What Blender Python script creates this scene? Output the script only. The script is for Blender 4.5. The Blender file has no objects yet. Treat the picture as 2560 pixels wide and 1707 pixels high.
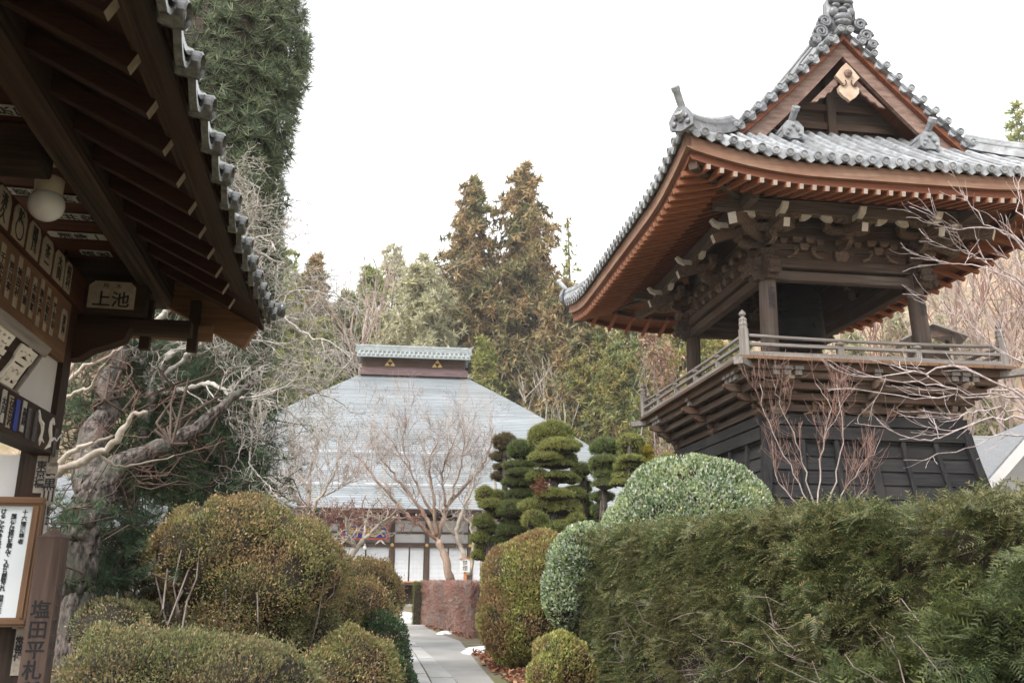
import bpy, math, random
import numpy as np
from math import radians as R, sin, cos, pi
from mathutils import Vector, Matrix

# ------------------------------------------------------------ camera, sky, sun
SC = bpy.context.scene
COL = SC.collection
EYE = np.array([0.0, 0.0, 1.6]); FOC, PIT, ROL = 2200.0, R(15.2), R(0.3)
cam_d = bpy.data.cameras.new('camera'); cam = bpy.data.objects.new('camera', cam_d); COL.objects.link(cam)
cam_d.sensor_width = 36; cam_d.lens = FOC / 2560 * 36; cam_d.clip_start = 0.05; cam_d.clip_end = 2000
fw = Vector((0, cos(PIT), sin(PIT))); up0 = Vector((0, -sin(PIT), cos(PIT))); rt0 = Vector((1, 0, 0))
rt = rt0 * cos(ROL) + up0 * sin(ROL); up = up0 * cos(ROL) - rt0 * sin(ROL)
cam.matrix_world = Matrix(((rt.x, up.x, -fw.x, 0), (rt.y, up.y, -fw.y, 0), (rt.z, up.z, -fw.z, 1.6), (0, 0, 0, 1)))
SC.camera = cam
cam_d.dof.use_dof = True; cam_d.dof.focus_distance = 16; cam_d.dof.aperture_fstop = 9.0
CLOUD = 9.0
SUN_EL, SUN_AZ = R(46), R(218)          # azimuth clockwise from +Y
W = bpy.data.worlds.new('World'); SC.world = W; W.use_nodes = True
nt = W.node_tree; nt.nodes.clear()
sky = nt.nodes.new('ShaderNodeTexSky'); sky.sky_type = 'NISHITA'; sky.sun_disc = False
sky.sun_elevation = SUN_EL; sky.sun_rotation = SUN_AZ; sky.air_density = 1.0; sky.dust_density = 4.0; sky.ozone_density = 1.0
hs = nt.nodes.new('ShaderNodeHueSaturation'); hs.inputs['Saturation'].default_value = 0.25
tcw = nt.nodes.new('ShaderNodeTexCoord'); cl = nt.nodes.new('ShaderNodeTexNoise'); cl.inputs['Scale'].default_value = 1.6; cl.inputs['Detail'].default_value = 5
cr = nt.nodes.new('ShaderNodeValToRGB'); cr.color_ramp.elements[0].position = 0.3; cr.color_ramp.elements[0].color = (0.86, 0.88, 0.91, 1); cr.color_ramp.elements[1].position = 0.75; cr.color_ramp.elements[1].color = (1, 1, 1, 1)
cs = nt.nodes.new('ShaderNodeVectorMath'); cs.operation = 'SCALE'; cs.inputs['Scale'].default_value = CLOUD
mxw = nt.nodes.new('ShaderNodeMixRGB'); mxw.inputs[0].default_value = 0.72          # thick white overcast over the sky
bg = nt.nodes.new('ShaderNodeBackground'); bg.inputs['Strength'].default_value = 0.1
wo = nt.nodes.new('ShaderNodeOutputWorld')
LK = nt.links.new
LK(tcw.outputs['Generated'], cl.inputs['Vector']); LK(cl.outputs['Fac'], cr.inputs[0]); LK(cr.outputs[0], cs.inputs[0]); LK(sky.outputs[0], hs.inputs['Color'])
LK(hs.outputs[0], mxw.inputs[1]); LK(cs.outputs[0], mxw.inputs[2]); LK(mxw.outputs[0], bg.inputs[0]); LK(bg.outputs[0], wo.inputs[0])
sd = bpy.data.lights.new('sun', 'SUN'); sd.energy = 1.5; sd.angle = R(18); sd.color = (1.0, 0.95, 0.88)
so = bpy.data.objects.new('sun', sd); COL.objects.link(so)
sdir = Vector((sin(SUN_AZ) * cos(SUN_EL), cos(SUN_AZ) * cos(SUN_EL), sin(SUN_EL)))
so.rotation_euler = sdir.to_track_quat('Z', 'Y').to_euler(); so.location = (0, -10, 30)
SC.view_settings.view_transform = 'Standard'; SC.view_settings.look = 'None'; SC.view_settings.gamma = 1
SC.view_settings.exposure = 1.35
SC.cycles.max_bounces = 6; SC.cycles.transparent_max_bounces = 6
G = 0.3                                   # ground level

# ------------------------------------------------------------ helpers
def ray(px, py):
    a = px - 1280; b = py - 853.5
    u = a * cos(ROL) + b * sin(ROL); v = -a * sin(ROL) + b * cos(ROL)
    return np.array([u / FOC, cos(PIT) + v / FOC * sin(PIT), sin(PIT) - v / FOC * cos(PIT)])
def at(px, py, Y):
    d = ray(px, py); return EYE + d * (Y / d[1])
def atz(px, py, z=G):
    d = ray(px, py); return EYE + d * ((z - 1.6) / d[2])
def nrm(v):
    v = np.asarray(v, float); return v / (np.linalg.norm(v, axis=-1, keepdims=True) + 1e-12)

class MB:
    def __init__(s): s.v = []; s.f = []; s.m = []; s.n = 0
    def add(s, V, F, mi=0):
        V = np.asarray(V, float).reshape(-1, 3); s.v.append(V)
        s.f += [tuple(i + s.n for i in f) for f in F]
        s.m += list(mi) if isinstance(mi, (list, tuple)) else [mi] * len(F); s.n += len(V); return s
    def box(s, x0, x1, y0, y1, z0, z1, mi=0):
        V = [(x, y, z) for z in (z0, z1) for y in (y0, y1) for x in (x0, x1)]
        return s.add(V, [(0, 2, 3, 1), (4, 5, 7, 6), (0, 1, 5, 4), (2, 6, 7, 3), (0, 4, 6, 2), (1, 3, 7, 5)], mi)
    def beam(s, p, q, w, h, up=(0, 0, 1), ch=0.0, mi=0, end=None):
        """bar from p to q, w wide, h high, chamfered by ch; faces 'end' material on the q end"""
        p = np.array(p, float); q = np.array(q, float); t = nrm(q - p); sx = nrm(np.cross(t, up)); uz = np.cross(sx, t)
        w2, h2 = w / 2, h / 2
        if ch > 0: prof = [(-w2 + ch, -h2), (w2 - ch, -h2), (w2, -h2 + ch), (w2, h2 - ch), (w2 - ch, h2), (-w2 + ch, h2), (-w2, h2 - ch), (-w2, -h2 + ch)]
        else: prof = [(-w2, -h2), (w2, -h2), (w2, h2), (-w2, h2)]
        n = len(prof)
        V = [e + sx * a + uz * b for e in (p, q) for a, b in prof]
        F = [(i, (i + 1) % n, n + (i + 1) % n, n + i) for i in range(n)] + [tuple(range(n - 1, -1, -1)), tuple(range(n, 2 * n))]
        return s.add(V, F, [mi] * n + [mi, mi if end is None else end])
    def tube(s, P, r, n=6, mi=0, cap=True):
        P = np.asarray(P, float); k = len(P); r = np.broadcast_to(np.asarray(r, float), (k,))
        T = np.gradient(P, axis=0); T = nrm(T); m = nrm(P[-1] - P[0] + 1e-9)
        ref = np.eye(3)[np.argmin(np.abs(m))]
        X = nrm(np.cross(T, ref)); Y = np.cross(T, X)
        a = np.arange(n) * 2 * pi / n
        V = P[:, None] + r[:, None, None] * (X[:, None] * np.cos(a)[None, :, None] + Y[:, None] * np.sin(a)[None, :, None])
        F = [(i * n + j, i * n + (j + 1) % n, (i + 1) * n + (j + 1) % n, (i + 1) * n + j) for i in range(k - 1) for j in range(n)]
        if cap: F += [tuple(range(n - 1, -1, -1)), tuple((k - 1) * n + j for j in range(n))]
        return s.add(V.reshape(-1, 3), F, mi)
    def lathe(s, prof, c, n=16, mi=0, axis=None):
        prof = np.array(prof, float); a = np.arange(n) * 2 * pi / n; k = len(prof)
        V = np.stack([prof[:, 0][:, None] * np.cos(a), prof[:, 0][:, None] * np.sin(a), np.repeat(prof[:, 1][:, None], n, 1)], -1).reshape(-1, 3)
        if axis is not None:
            z = nrm(axis); x = nrm(np.cross(np.eye(3)[np.argmin(np.abs(z))], z)); y = np.cross(z, x)
            V = V[:, :1] * x + V[:, 1:2] * y + V[:, 2:] * z
        V = V + np.array(c, float)
        F = [(i * n + j, i * n + (j + 1) % n, (i + 1) * n + (j + 1) % n, (i + 1) * n + j) for i in range(k - 1) for j in range(n)]
        F += [tuple(range(n - 1, -1, -1)), tuple((k - 1) * n + j for j in range(n))]
        return s.add(V, F, mi)
    def prism(s, poly, o, ex, ey, en, th, mi=0):
        """polygon (2-D) in the plane o + x ex + y ey, given thickness th along en"""
        o, ex, ey, en = [np.array(q, float) for q in (o, ex, ey, en)]
        n = len(poly); A = np.array([o + ex * x + ey * y for x, y in poly]); B = A + en * th
        return s.add(np.vstack([A, B]), [tuple(range(n - 1, -1, -1)), tuple(range(n, 2 * n))] + [(i, (i + 1) % n, n + (i + 1) % n, n + i) for i in range(n)], mi)
    def sweep(s, P, prof, out, mi=0):
        """profile [(o,z)...] carried along polyline P; o along 'out' (constant), z vertical"""
        P = np.asarray(P, float); out = np.asarray(out, float); n = len(prof); k = len(P)
        V = np.array([p + out * o + np.array([0, 0, z]) for p in P for o, z in prof])
        F = [(i * n + j, i * n + (j + 1) % n, (i + 1) * n + (j + 1) % n, (i + 1) * n + j) for i in range(k - 1) for j in range(n)]
        F += [tuple(range(n - 1, -1, -1)), tuple((k - 1) * n + j for j in range(n))]
        return s.add(V, F, mi)
    def build(s, name, mats, parent=None, smooth=False, loc=None):
        me = bpy.data.meshes.new(name)
        V = np.vstack(s.v)
        if loc is not None: V = V - np.array(loc)
        me.from_pydata(V.tolist(), [], s.f)
        mats = mats if isinstance(mats, (list, tuple)) else [mats]
        for m in mats: me.materials.append(m)
        if len(mats) > 1: me.polygons.foreach_set('material_index', s.m)
        if smooth: me.polygons.foreach_set('use_smooth', [True] * len(s.f))
        o = bpy.data.objects.new(name, me); COL.objects.link(o)
        if parent is not None: o.parent = parent
        if loc is not None: o.location = loc
        return o

def npmesh(name, V, F, mat, parent=None, smooth=False):
    V = np.ascontiguousarray(V, np.float32); F = np.ascontiguousarray(F, np.int32); k = F.shape[1]
    me = bpy.data.meshes.new(name); me.vertices.add(len(V)); me.vertices.foreach_set('co', V.ravel())
    me.loops.add(F.size); me.loops.foreach_set('vertex_index', F.ravel())
    me.polygons.add(len(F)); me.polygons.foreach_set('loop_start', np.arange(0, F.size, k, dtype=np.int32))
    me.polygons.foreach_set('loop_total', np.full(len(F), k, np.int32))
    if smooth: me.polygons.foreach_set('use_smooth', np.ones(len(F), bool))
    me.materials.append(mat); me.update(calc_edges=True)
    o = bpy.data.objects.new(name, me); COL.objects.link(o)
    if parent is not None: o.parent = parent
    return o

def tag(o, label=None, cat=None, group=None, kind=None):
    if label: o['label'] = label
    if cat: o['category'] = cat
    if group: o['group'] = group
    if kind: o['kind'] = kind
    return o
def thing(name, label, cat, loc=(0, 0, 0), rz=0, group=None):
    o = bpy.data.objects.new(name, None); COL.objects.link(o); o.location = loc; o.rotation_euler = (0, 0, rz); o.empty_display_size = 0.2
    return tag(o, label, cat, group)

TEXTS = []
def text(body, size, o, ex, ey, mat, parent, name='lettering', vertical=True, bold=0.0, sx=1.0, depth=0.001, line=1.0):
    """writing in the plane through o (its centre) spanned by ex (right) and ey (up)"""
    cu = bpy.data.curves.new(name, 'FONT'); cu.body = '\n'.join(body) if vertical else body
    cu.size = size; cu.align_x = 'CENTER'; cu.align_y = 'CENTER'; cu.offset = bold; cu.extrude = depth; cu.space_line = line
    cu.resolution_u = 3
    t = bpy.data.objects.new(name + '_curve', cu); COL.objects.link(t)
    TEXTS.append((t, name, np.array(o, float), np.array(ex, float) * sx, np.array(ey, float), mat, parent))
def finish_texts():
    bpy.context.view_layer.update(); dg = bpy.context.evaluated_depsgraph_get()
    for t, name, o, ex, ey, mat, parent in TEXTS:
        me = bpy.data.meshes.new_from_object(t.evaluated_get(dg)); me.name = name
        n = len(me.vertices); c = np.zeros(n * 3, np.float32)
        if n:
            me.vertices.foreach_get('co', c); c = c.reshape(-1, 3); mid = (c[:, :2].max(0) + c[:, :2].min(0)) / 2
            ez = np.cross(nrm(ex), nrm(ey))
            V = o + (c[:, :1] - mid[0]) * ex + (c[:, 1:2] - mid[1]) * ey + c[:, 2:] * ez
            me.vertices.foreach_set('co', V.astype(np.float32).ravel())
        me.materials.clear(); me.materials.append(mat); me.update()
        ob = bpy.data.objects.new(name, me); COL.objects.link(ob); ob.parent = parent
        bpy.data.objects.remove(t)

# ------------------------------------------------------------ materials
def newmat(name):
    m = bpy.data.materials.new(name); m.use_nodes = True; nt = m.node_tree; nt.nodes.clear()
    o = nt.nodes.new('ShaderNodeOutputMaterial'); p = nt.nodes.new('ShaderNodeBsdfPrincipled'); nt.links.new(p.outputs[0], o.inputs[0])
    return m, nt, p, o
def ramp(nt, stops, interp='LINEAR'):
    r = nt.nodes.new('ShaderNodeValToRGB'); r.color_ramp.interpolation = interp; e = r.color_ramp.elements
    while len(e) < len(stops): e.new(0.5)
    for i, (p, c) in enumerate(stops): e[i].position = p; e[i].color = (*c, 1)
    return r
def noise_mat(name, c0, c1, scale=(3, 3, 3), rough=0.8, detail=6, lo=0.3, hi=0.7, bump=0.0, spec=0.3, c2=None, blot=1.2, metal=0.0, isl=0.0, streak=None):
    """two-tone noise stretched by scale (object space), with broad blotches of c2"""
    m, nt, p, o = newmat(name); L = nt.links.new
    tc = nt.nodes.new('ShaderNodeTexCoord'); mp = nt.nodes.new('ShaderNodeMapping'); mp.inputs['Scale'].default_value = scale
    nz = nt.nodes.new('ShaderNodeTexNoise'); nz.inputs['Scale'].default_value = 1; nz.inputs['Detail'].default_value = detail; nz.inputs['Roughness'].default_value = 0.62
    L(tc.outputs['Object'], mp.inputs[0]); L(mp.outputs[0], nz.inputs['Vector'])
    r = ramp(nt, [(lo, c0), (hi, c1)]); L(nz.outputs['Fac'], r.inputs[0]); col = r.outputs[0]
    if c2 is not None:
        n2 = nt.nodes.new('ShaderNodeTexNoise'); n2.inputs['Scale'].default_value = blot; n2.inputs['Detail'].default_value = 4
        L(tc.outputs['Object'], n2.inputs['Vector']); r2 = ramp(nt, [(0.45, (0, 0, 0)), (0.68, (1, 1, 1))]); L(n2.outputs['Fac'], r2.inputs[0])
        mx = nt.nodes.new('ShaderNodeMixRGB'); L(r2.outputs[0], mx.inputs[0]); L(col, mx.inputs[1]); mx.inputs[2].default_value = (*c2, 1); col = mx.outputs[0]
    if streak:                              # run-off stains along one direction
        m3 = nt.nodes.new('ShaderNodeMapping'); m3.inputs['Scale'].default_value = streak[0]; n3 = nt.nodes.new('ShaderNodeTexNoise'); n3.inputs['Scale'].default_value = 1; n3.inputs['Detail'].default_value = 5
        L(tc.outputs['Object'], m3.inputs[0]); L(m3.outputs[0], n3.inputs['Vector']); r4 = ramp(nt, [(0.48, (0, 0, 0)), (0.75, (.8, .8, .8))]); L(n3.outputs['Fac'], r4.inputs[0])
        x3 = nt.nodes.new('ShaderNodeMixRGB'); L(r4.outputs[0], x3.inputs[0]); L(col, x3.inputs[1]); x3.inputs[2].default_value = (*streak[1], 1); col = x3.outputs[0]
    if isl:                                 # every separate tile or board a little lighter or darker
        gi = nt.nodes.new('ShaderNodeNewGeometry'); r5 = ramp(nt, [(0, (1 - isl,) * 3), (.5, (1, 1, 1)), (1, (1 + isl * .6,) * 3)]); L(gi.outputs['Random Per Island'], r5.inputs[0])
        x5 = nt.nodes.new('ShaderNodeMixRGB'); x5.blend_type = 'MULTIPLY'; x5.inputs[0].default_value = 1; L(col, x5.inputs[1]); L(r5.outputs[0], x5.inputs[2]); col = x5.outputs[0]
    L(col, p.inputs['Base Color']); p.inputs['Roughness'].default_value = rough; p.inputs['Specular IOR Level'].default_value = spec; p.inputs['Metallic'].default_value = metal
    if bump:
        b = nt.nodes.new('ShaderNodeBump'); b.inputs['Strength'].default_value = bump; b.inputs['Distance'].default_value = 0.02
        L(nz.outputs['Fac'], b.inputs['Height']); L(b.outputs[0], p.inputs['Normal'])
    return m
def leaf_mat(name, stops, stops2=None, nscale=1.5, rough=0.55, trans=0.38, spec=0.35):
    """colour varies leaf by leaf (random per island) and in broad patches"""
    m, nt, p, o = newmat(name); L = nt.links.new
    g = nt.nodes.new('ShaderNodeNewGeometry'); r = ramp(nt, stops); L(g.outputs['Random Per Island'], r.inputs[0]); col = r.outputs[0]
    if stops2:
        r2 = ramp(nt, stops2); L(g.outputs['Random Per Island'], r2.inputs[0])
        tc = nt.nodes.new('ShaderNodeTexCoord'); n = nt.nodes.new('ShaderNodeTexNoise'); n.inputs['Scale'].default_value = nscale; n.inputs['Detail'].default_value = 3
        L(tc.outputs['Object'], n.inputs['Vector']); r3 = ramp(nt, [(0.4, (0, 0, 0)), (0.62, (1, 1, 1))]); L(n.outputs['Fac'], r3.inputs[0])
        mx = nt.nodes.new('ShaderNodeMixRGB'); L(r3.outputs[0], mx.inputs[0]); L(col, mx.inputs[1]); L(r2.outputs[0], mx.inputs[2]); col = mx.outputs[0]
    L(col, p.inputs['Base Color']); p.inputs['Roughness'].default_value = rough; p.inputs['Specular IOR Level'].default_value = spec
    if trans:
        t = nt.nodes.new('ShaderNodeBsdfTranslucent'); L(col, t.inputs[0]); ms = nt.nodes.new('ShaderNodeMixShader'); ms.inputs[0].default_value = trans
        L(p.outputs[0], ms.inputs[1]); L(t.outputs[0], ms.inputs[2]); L(ms.outputs[0], o.inputs[0])
    return m
def wood3(name, c0, c1, c2=None, g=26, along=1.2, **k):
    return {ax: noise_mat(name + '_grain_' + ax, c0, c1, tuple(along if i == j else g for j in range(3)), c2=c2, bump=0.25, **k) for i, ax in enumerate('xyz')}
WD = wood3('weathered_dark_timber', (0.045, 0.032, 0.025), (0.15, 0.115, 0.092), (0.085, 0.05, 0.034))      # tower frame
WG = wood3('grey_timber', (0.12, 0.108, 0.098), (0.33, 0.305, 0.285), (0.2, 0.17, 0.15))                       # railing
WRL = wood3('lit_eave_timber', (0.2, 0.075, 0.036), (0.4, 0.165, 0.085), (0.3, 0.115, 0.06))  # lighter copy of the red-brown timber, light from below painted in
WBK = wood3('bracket_timber', (0.07, 0.049, 0.038), (0.27, 0.2, 0.155), (0.15, 0.095, 0.065))
WKB = wood3('smoky_brown_timber', (0.012, 0.008, 0.007), (0.12, 0.078, 0.052), (0.045, 0.025, 0.017), g=38, along=.8, lo=.38, hi=.72)
WN = wood3('dark_brown_timber', (0.05, 0.032, 0.023), (0.15, 0.1, 0.072), (0.1, 0.055, 0.035))              # balcony brackets
WCL = wood3('brown_grey_timber', (0.075, 0.058, 0.05), (0.235, 0.19, 0.165), (0.13, 0.095, 0.078))      # columns
WR = wood3('red_brown_timber', (0.125, 0.042, 0.022), (0.26, 0.1, 0.055), (0.19, 0.075, 0.042))              # eaves
WP = wood3('pale_eave_board', (0.19, 0.105, 0.07), (0.37, 0.24, 0.17), (0.24, 0.13, 0.085))
WB = wood3('black_stained_board', (0.009, 0.009, 0.01), (0.033, 0.032, 0.033), (0.036, 0.034, 0.033), rough=0.7, spec=.15, isl=.45)
WK = wood3('smoke_dark_timber', (0.012, 0.008, 0.006), (0.05, 0.032, 0.022), (0.04, 0.017, 0.01))            # side hall
WKR = wood3('smoky_red_timber', (0.016, 0.007, 0.005), (0.06, 0.024, 0.016), (0.03, 0.012, 0.008))
WC = wood3('red_ceiling_board', (0.04, 0.013, 0.008), (0.085, 0.03, 0.018), (0.06, 0.018, 0.01))
WT = wood3('tan_timber', (0.11, 0.06, 0.033), (0.26, 0.15, 0.085), (0.13, 0.08, 0.055))
WS = wood3('brown_sign_timber', (0.05, 0.031, 0.024), (0.125, 0.085, 0.068), (0.085, 0.062, 0.053))
WHITE = noise_mat('white_paint', (0.62, 0.58, 0.52), (0.8, 0.77, 0.71), (9, 9, 9))
CREAMW = noise_mat('weathered_white_paint', (0.34, 0.28, 0.23), (0.5, 0.44, 0.38), (12, 12, 12))
PLASTER = noise_mat('white_plaster', (0.5, 0.5, 0.5), (0.62, 0.62, 0.62), (1.5, 1.5, 1.5), rough=0.9)
SHOJI = noise_mat('shoji_paper', (0.6, 0.63, 0.67), (0.7, 0.72, 0.755), (2, 2, 2), rough=0.8)
TILE = noise_mat('silver_grey_tile', (0.15, 0.16, 0.175), (0.46, 0.48, 0.5), (6, 6, 6), rough=0.34, spec=0.55, c2=(0.22, 0.225, 0.23), blot=2.5, isl=.32)
TILED = noise_mat('dark_grey_tile', (0.1, 0.105, 0.115), (0.24, 0.25, 0.27), (14, 14, 14), rough=0.38, spec=0.5)
MTILE = noise_mat('mossy_tile', (0.025, 0.027, 0.024), (0.13, 0.135, 0.135), (45, 45, 45), rough=0.2, spec=0.7)
BRONZE = noise_mat('dark_bronze', (0.007, 0.009, 0.008), (0.018, 0.02, 0.018), (3, 3, 3), rough=0.7, spec=0.2)
PAPER = noise_mat('aged_paper', (0.27, 0.22, 0.165), (0.4, 0.35, 0.28), (20, 20, 20))
PAPERW = noise_mat('pale_paper', (0.34, 0.33, 0.31), (0.46, 0.45, 0.43), (15, 15, 15))
INK = noise_mat('black_ink', (0.012, 0.012, 0.014), (0.03, 0.03, 0.034), (9, 9, 9), rough=0.8)
FADED = noise_mat('faded_ink', (0.03, 0.03, 0.04), (0.12, 0.11, 0.11), (30, 30, 30))
BOARDW = noise_mat('notice_panel', (0.6, 0.66, 0.7), (0.68, 0.73, 0.76), (2, 2, 2), rough=0.5)
GLOBE = noise_mat('milk_glass', (0.7, 0.71, 0.73), (0.8, 0.8, 0.81), (4, 4, 4), rough=0.25, spec=0.5)
CREAM = noise_mat('cream_plastic', (0.58, 0.5, 0.38), (0.66, 0.58, 0.46), (6, 6, 6), rough=0.4)
GOLD = noise_mat('gilt', (0.55, 0.36, 0.1), (0.75, 0.55, 0.2), (9, 9, 9), rough=0.4)
BLUE = noise_mat('ultramarine_paint', (0.012, 0.025, 0.2), (0.03, 0.06, 0.36), (5, 5, 5), rough=0.5)
RED = noise_mat('vermilion_lacquer', (0.35, 0.045, 0.02), (0.5, 0.09, 0.04), (6, 6, 6), rough=0.5)
ORANGE = noise_mat('orange_timber', (0.55, 0.2, 0.06), (0.7, 0.3, 0.12), (9, 9, 9))
BARK = noise_mat('pine_bark', (0.018, 0.014, 0.012), (0.17, 0.14, 0.125), (22, 22, 7), bump=1.0, c2=(0.1, 0.095, 0.08), blot=4, lo=0.42, hi=0.6)
LICHEN = noise_mat('lichen_grey_bark', (0.14, 0.11, 0.09), (0.58, 0.55, 0.5), (16, 16, 16), bump=0.6, lo=0.3, hi=0.62)
SMOOTHB = noise_mat('pale_smooth_bark', (0.3, 0.25, 0.2), (0.55, 0.5, 0.43), (7, 7, 7), bump=0.2)
MYRTLE = noise_mat('crape_myrtle_bark', (0.16, 0.085, 0.06), (0.5, 0.39, 0.31), (5, 5, 2), bump=0.2)
TWIG = noise_mat('grey_twig', (0.16, 0.125, 0.11), (0.38, 0.32, 0.29), (10, 10, 10))
PALET = noise_mat('pale_grey_twig', (0.24, 0.19, 0.17), (0.52, 0.46, 0.43), (10, 10, 10))
REDTWIG = noise_mat('red_brown_twig', (0.13, 0.068, 0.054), (0.34, 0.21, 0.175), (8, 8, 8))
BUDTWIG = noise_mat('budded_twig', (0.24, 0.17, 0.16), (0.62, 0.55, 0.54), (30, 30, 30))
BROWNT = noise_mat('dark_brown_twig', (0.045, 0.032, 0.024), (0.12, 0.085, 0.065), (9, 9, 9))
CORE = noise_mat('shaded_twig_interior', (0.018, 0.014, 0.01), (0.06, 0.045, 0.032), (14, 14, 14), bump=0.8)  # solid twig filler; shade in the leaf gaps painted into its dark colour

# ------------------------------------------------------------ bell tower
TX, TY, TROT = 3.964, 14.5, R(8.2)
TW, TD = 4.83, 5.95                        # balcony width and depth, local x right, y away
EO = 1.43                                  # eaves stand this far outside the balcony line
TOW = thing('bell_tower', 'two storey wooden bell tower with silver tiled gable roof and black skirted base', 'bell tower', (TX, TY, 0), TROT)
X0, X1, Y0, Y1 = -EO, TW + EO, -EO, 8.0
CX = TW / 2
def tlift(d, s): return 0.38 * max(0.0, 1 - d / 2.4) ** 2 * max(0.0, 1 - s / 1.9)
def zS(s): return 8.34 + 0.745 * s + 0.045 * s * s
SR = CX - X0                               # run from eave to ridge
def side_pt(k, u, s):                      # k=0 left slope, 1 right, 2 front, 3 back
    if k < 2:
        d = min(u - Y0, Y1 - u); x = X0 + s if k == 0 else X1 - s
        return np.array([x, u, zS(s) + tlift(d, s)])
    d = min(u - X0, X1 - u); y = Y0 + s if k == 2 else Y1 - s
    return np.array([u, y, zS(s) * 1 + tlift(d, s) - 0.05 * s])
GF, GB = 0.0, Y1 - EO                      # planes of the two gable verges
def smax(k, u):
    if k < 2:
        d = min(u - Y0, Y1 - u)
        return d if d < EO else SR - 0.06
    return min(u - X0, X1 - u, 2.0)
OUT = [np.array(v, float) for v in ((-1, 0, 0), (1, 0, 0), (0, -1, 0), (0, 1, 0))]
ALO = [np.array(v, float) for v in ((0, 1, 0), (0, 1, 0), (1, 0, 0), (1, 0, 0))]
DISC = [(.074, -.03), (.074, .045), (.062, .05), (.056, .034), (.03, .034), (.027, .044), (.001, .046)]
for k in range(4):
    mb = MB(); lo, hi = (Y0, Y1) if k < 2 else (X0, X1)
    n = int(round((hi - lo) / 0.243)); st = (hi - lo) / n
    for i in range(n):
        u = lo + st * (i + .5); sm = smax(k, u)
        nn = max(2, int(sm / 0.13) + 1)
        P = np.array([side_pt(k, u, s) for s in np.linspace(0, sm, nn)]) + [0, 0, .035]
        rr = np.where(np.arange(nn) % 2 == 0, .066, .06); rr[0] = .07
        mb.tube(P, rr, 8)
        mb.lathe(DISC, P[0] + OUT[k] * .01, 12, axis=OUT[k] + [0, 0, -.15])
    for i in range(n + 1):                 # pan tiles between the round rows, laid in stepped courses
        u = lo + st * i; ua, ub = max(lo, u - st / 2), min(hi, u + st / 2)
        sm = smax(k, min(max(u, lo + .02), hi - .02)); c = max(1, int(sm / .26))
        for j in range(c):
            s0, s1 = sm * j / c, sm * (j + 1) / c
            q = [side_pt(k, ua, s0) + [0, 0, .02], side_pt(k, ub, s0) + [0, 0, .02], side_pt(k, ub, s1) - [0, 0, .012], side_pt(k, ua, s1) - [0, 0, .012]]
            mb.add(q + [p - [0, 0, .05] for p in q], [(0, 1, 2, 3), (0, 4, 5, 1), (4, 7, 6, 5)])
        if 0 < i < n:
            o = side_pt(k, u, 0) + OUT[k] * .02
            poly = [(-.075, .05), (-.105, .0), (-.06, -.06), (0, -.1), (.06, -.06), (.105, 0), (.075, .05)]
            mb.prism(poly, o, ALO[k], (0, 0, 1), -OUT[k], .04)
    mb.build('roof_tiles', [TILE, TILED], TOW)
# eave fascias: pale board over red board, following the upturned corners
for k in range(4):
    lo, hi = (Y0, Y1) if k < 2 else (X0, X1)
    U = np.linspace(lo, hi, 41)
    def line(ins, z):
        return np.array([(lambda p: np.array([p[0], p[1], z + tlift(min(u - lo, hi - u), 0)]))(side_pt(k, min(max(u, lo + ins), hi - ins), ins)) for u in U])
    ax = 'y' if k < 2 else 'x'
    mb = MB(); mb.sweep(line(.07, 8.05), [(0, 0), (0, .235), (-.09, .235), (-.09, 0)], OUT[k]); mb.build('eave_fascia', WP[ax], TOW)
    mb = MB(); mb.sweep(line(.15, 7.925), [(0, 0), (0, .12), (-.1, .12), (-.1, 0)], OUT[k]); mb.build('eave_batten', WR[ax], TOW)
    # underside boarding
    mb = MB(); S = [.16, .5, .84, .86, 1.4, 2.3]; Z = [8.03, 8.12, 8.2, 8.28, 8.45, 8.72]
    g = []
    for u in U:
        for s, z in zip(S, Z):
            p = side_pt(k, min(max(u, lo + s), hi - s), s); g.append([p[0], p[1], z + tlift(min(u - lo, hi - u), s * .6)])
    m = len(S)
    mb.add(g, [(i * m + j, i * m + j + 1, (i + 1) * m + j + 1, (i + 1) * m + j) for i in range(40) for j in range(m - 1)]); mb.build('eave_soffit', WRL[ax], TOW)
    # rafters: short flying ones outside, long ones inside
    nr = int((hi - lo) / .225)
    for i in range(1, nr):
        u = lo + (hi - lo) * i / nr; d = min(u - lo, hi - u); lf = lambda s: tlift(d, s * .6)
        if d < .32: continue
        def rp(s, z):
            p = side_pt(k, u, s); return (p[0], p[1], z + lf(s))
        e = min(.95, d)
        if k in (0, 2) or i % 2:
            mb = MB(); mb.beam(rp(e, 7.872 + .27 * (e - .12)), rp(.12, 7.872), .07, .085, end=1); mb.build('flying_rafter', [WRL['y' if k >= 2 else 'x'], CREAMW if k >= 2 else WP['x']], TOW)
        if d > .85 and (k == 2 or (k == 0 and i % 1 == 0)):
            e = min(2.35, d)
            mb = MB(); mb.beam(rp(e, 8.12 + .36 * (e - .8)), rp(.8, 8.12), .07, .1); mb.build('base_rafter', WR['y' if k >= 2 else 'x'], TOW)
    mb = MB(); mb.sweep(line(.8, 8.09)[3:-3], [(0, 0), (0, .1), (-.08, .1), (-.08, 0)], OUT[k]); mb.build('rafter_batten', WD[ax], TOW)
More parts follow.
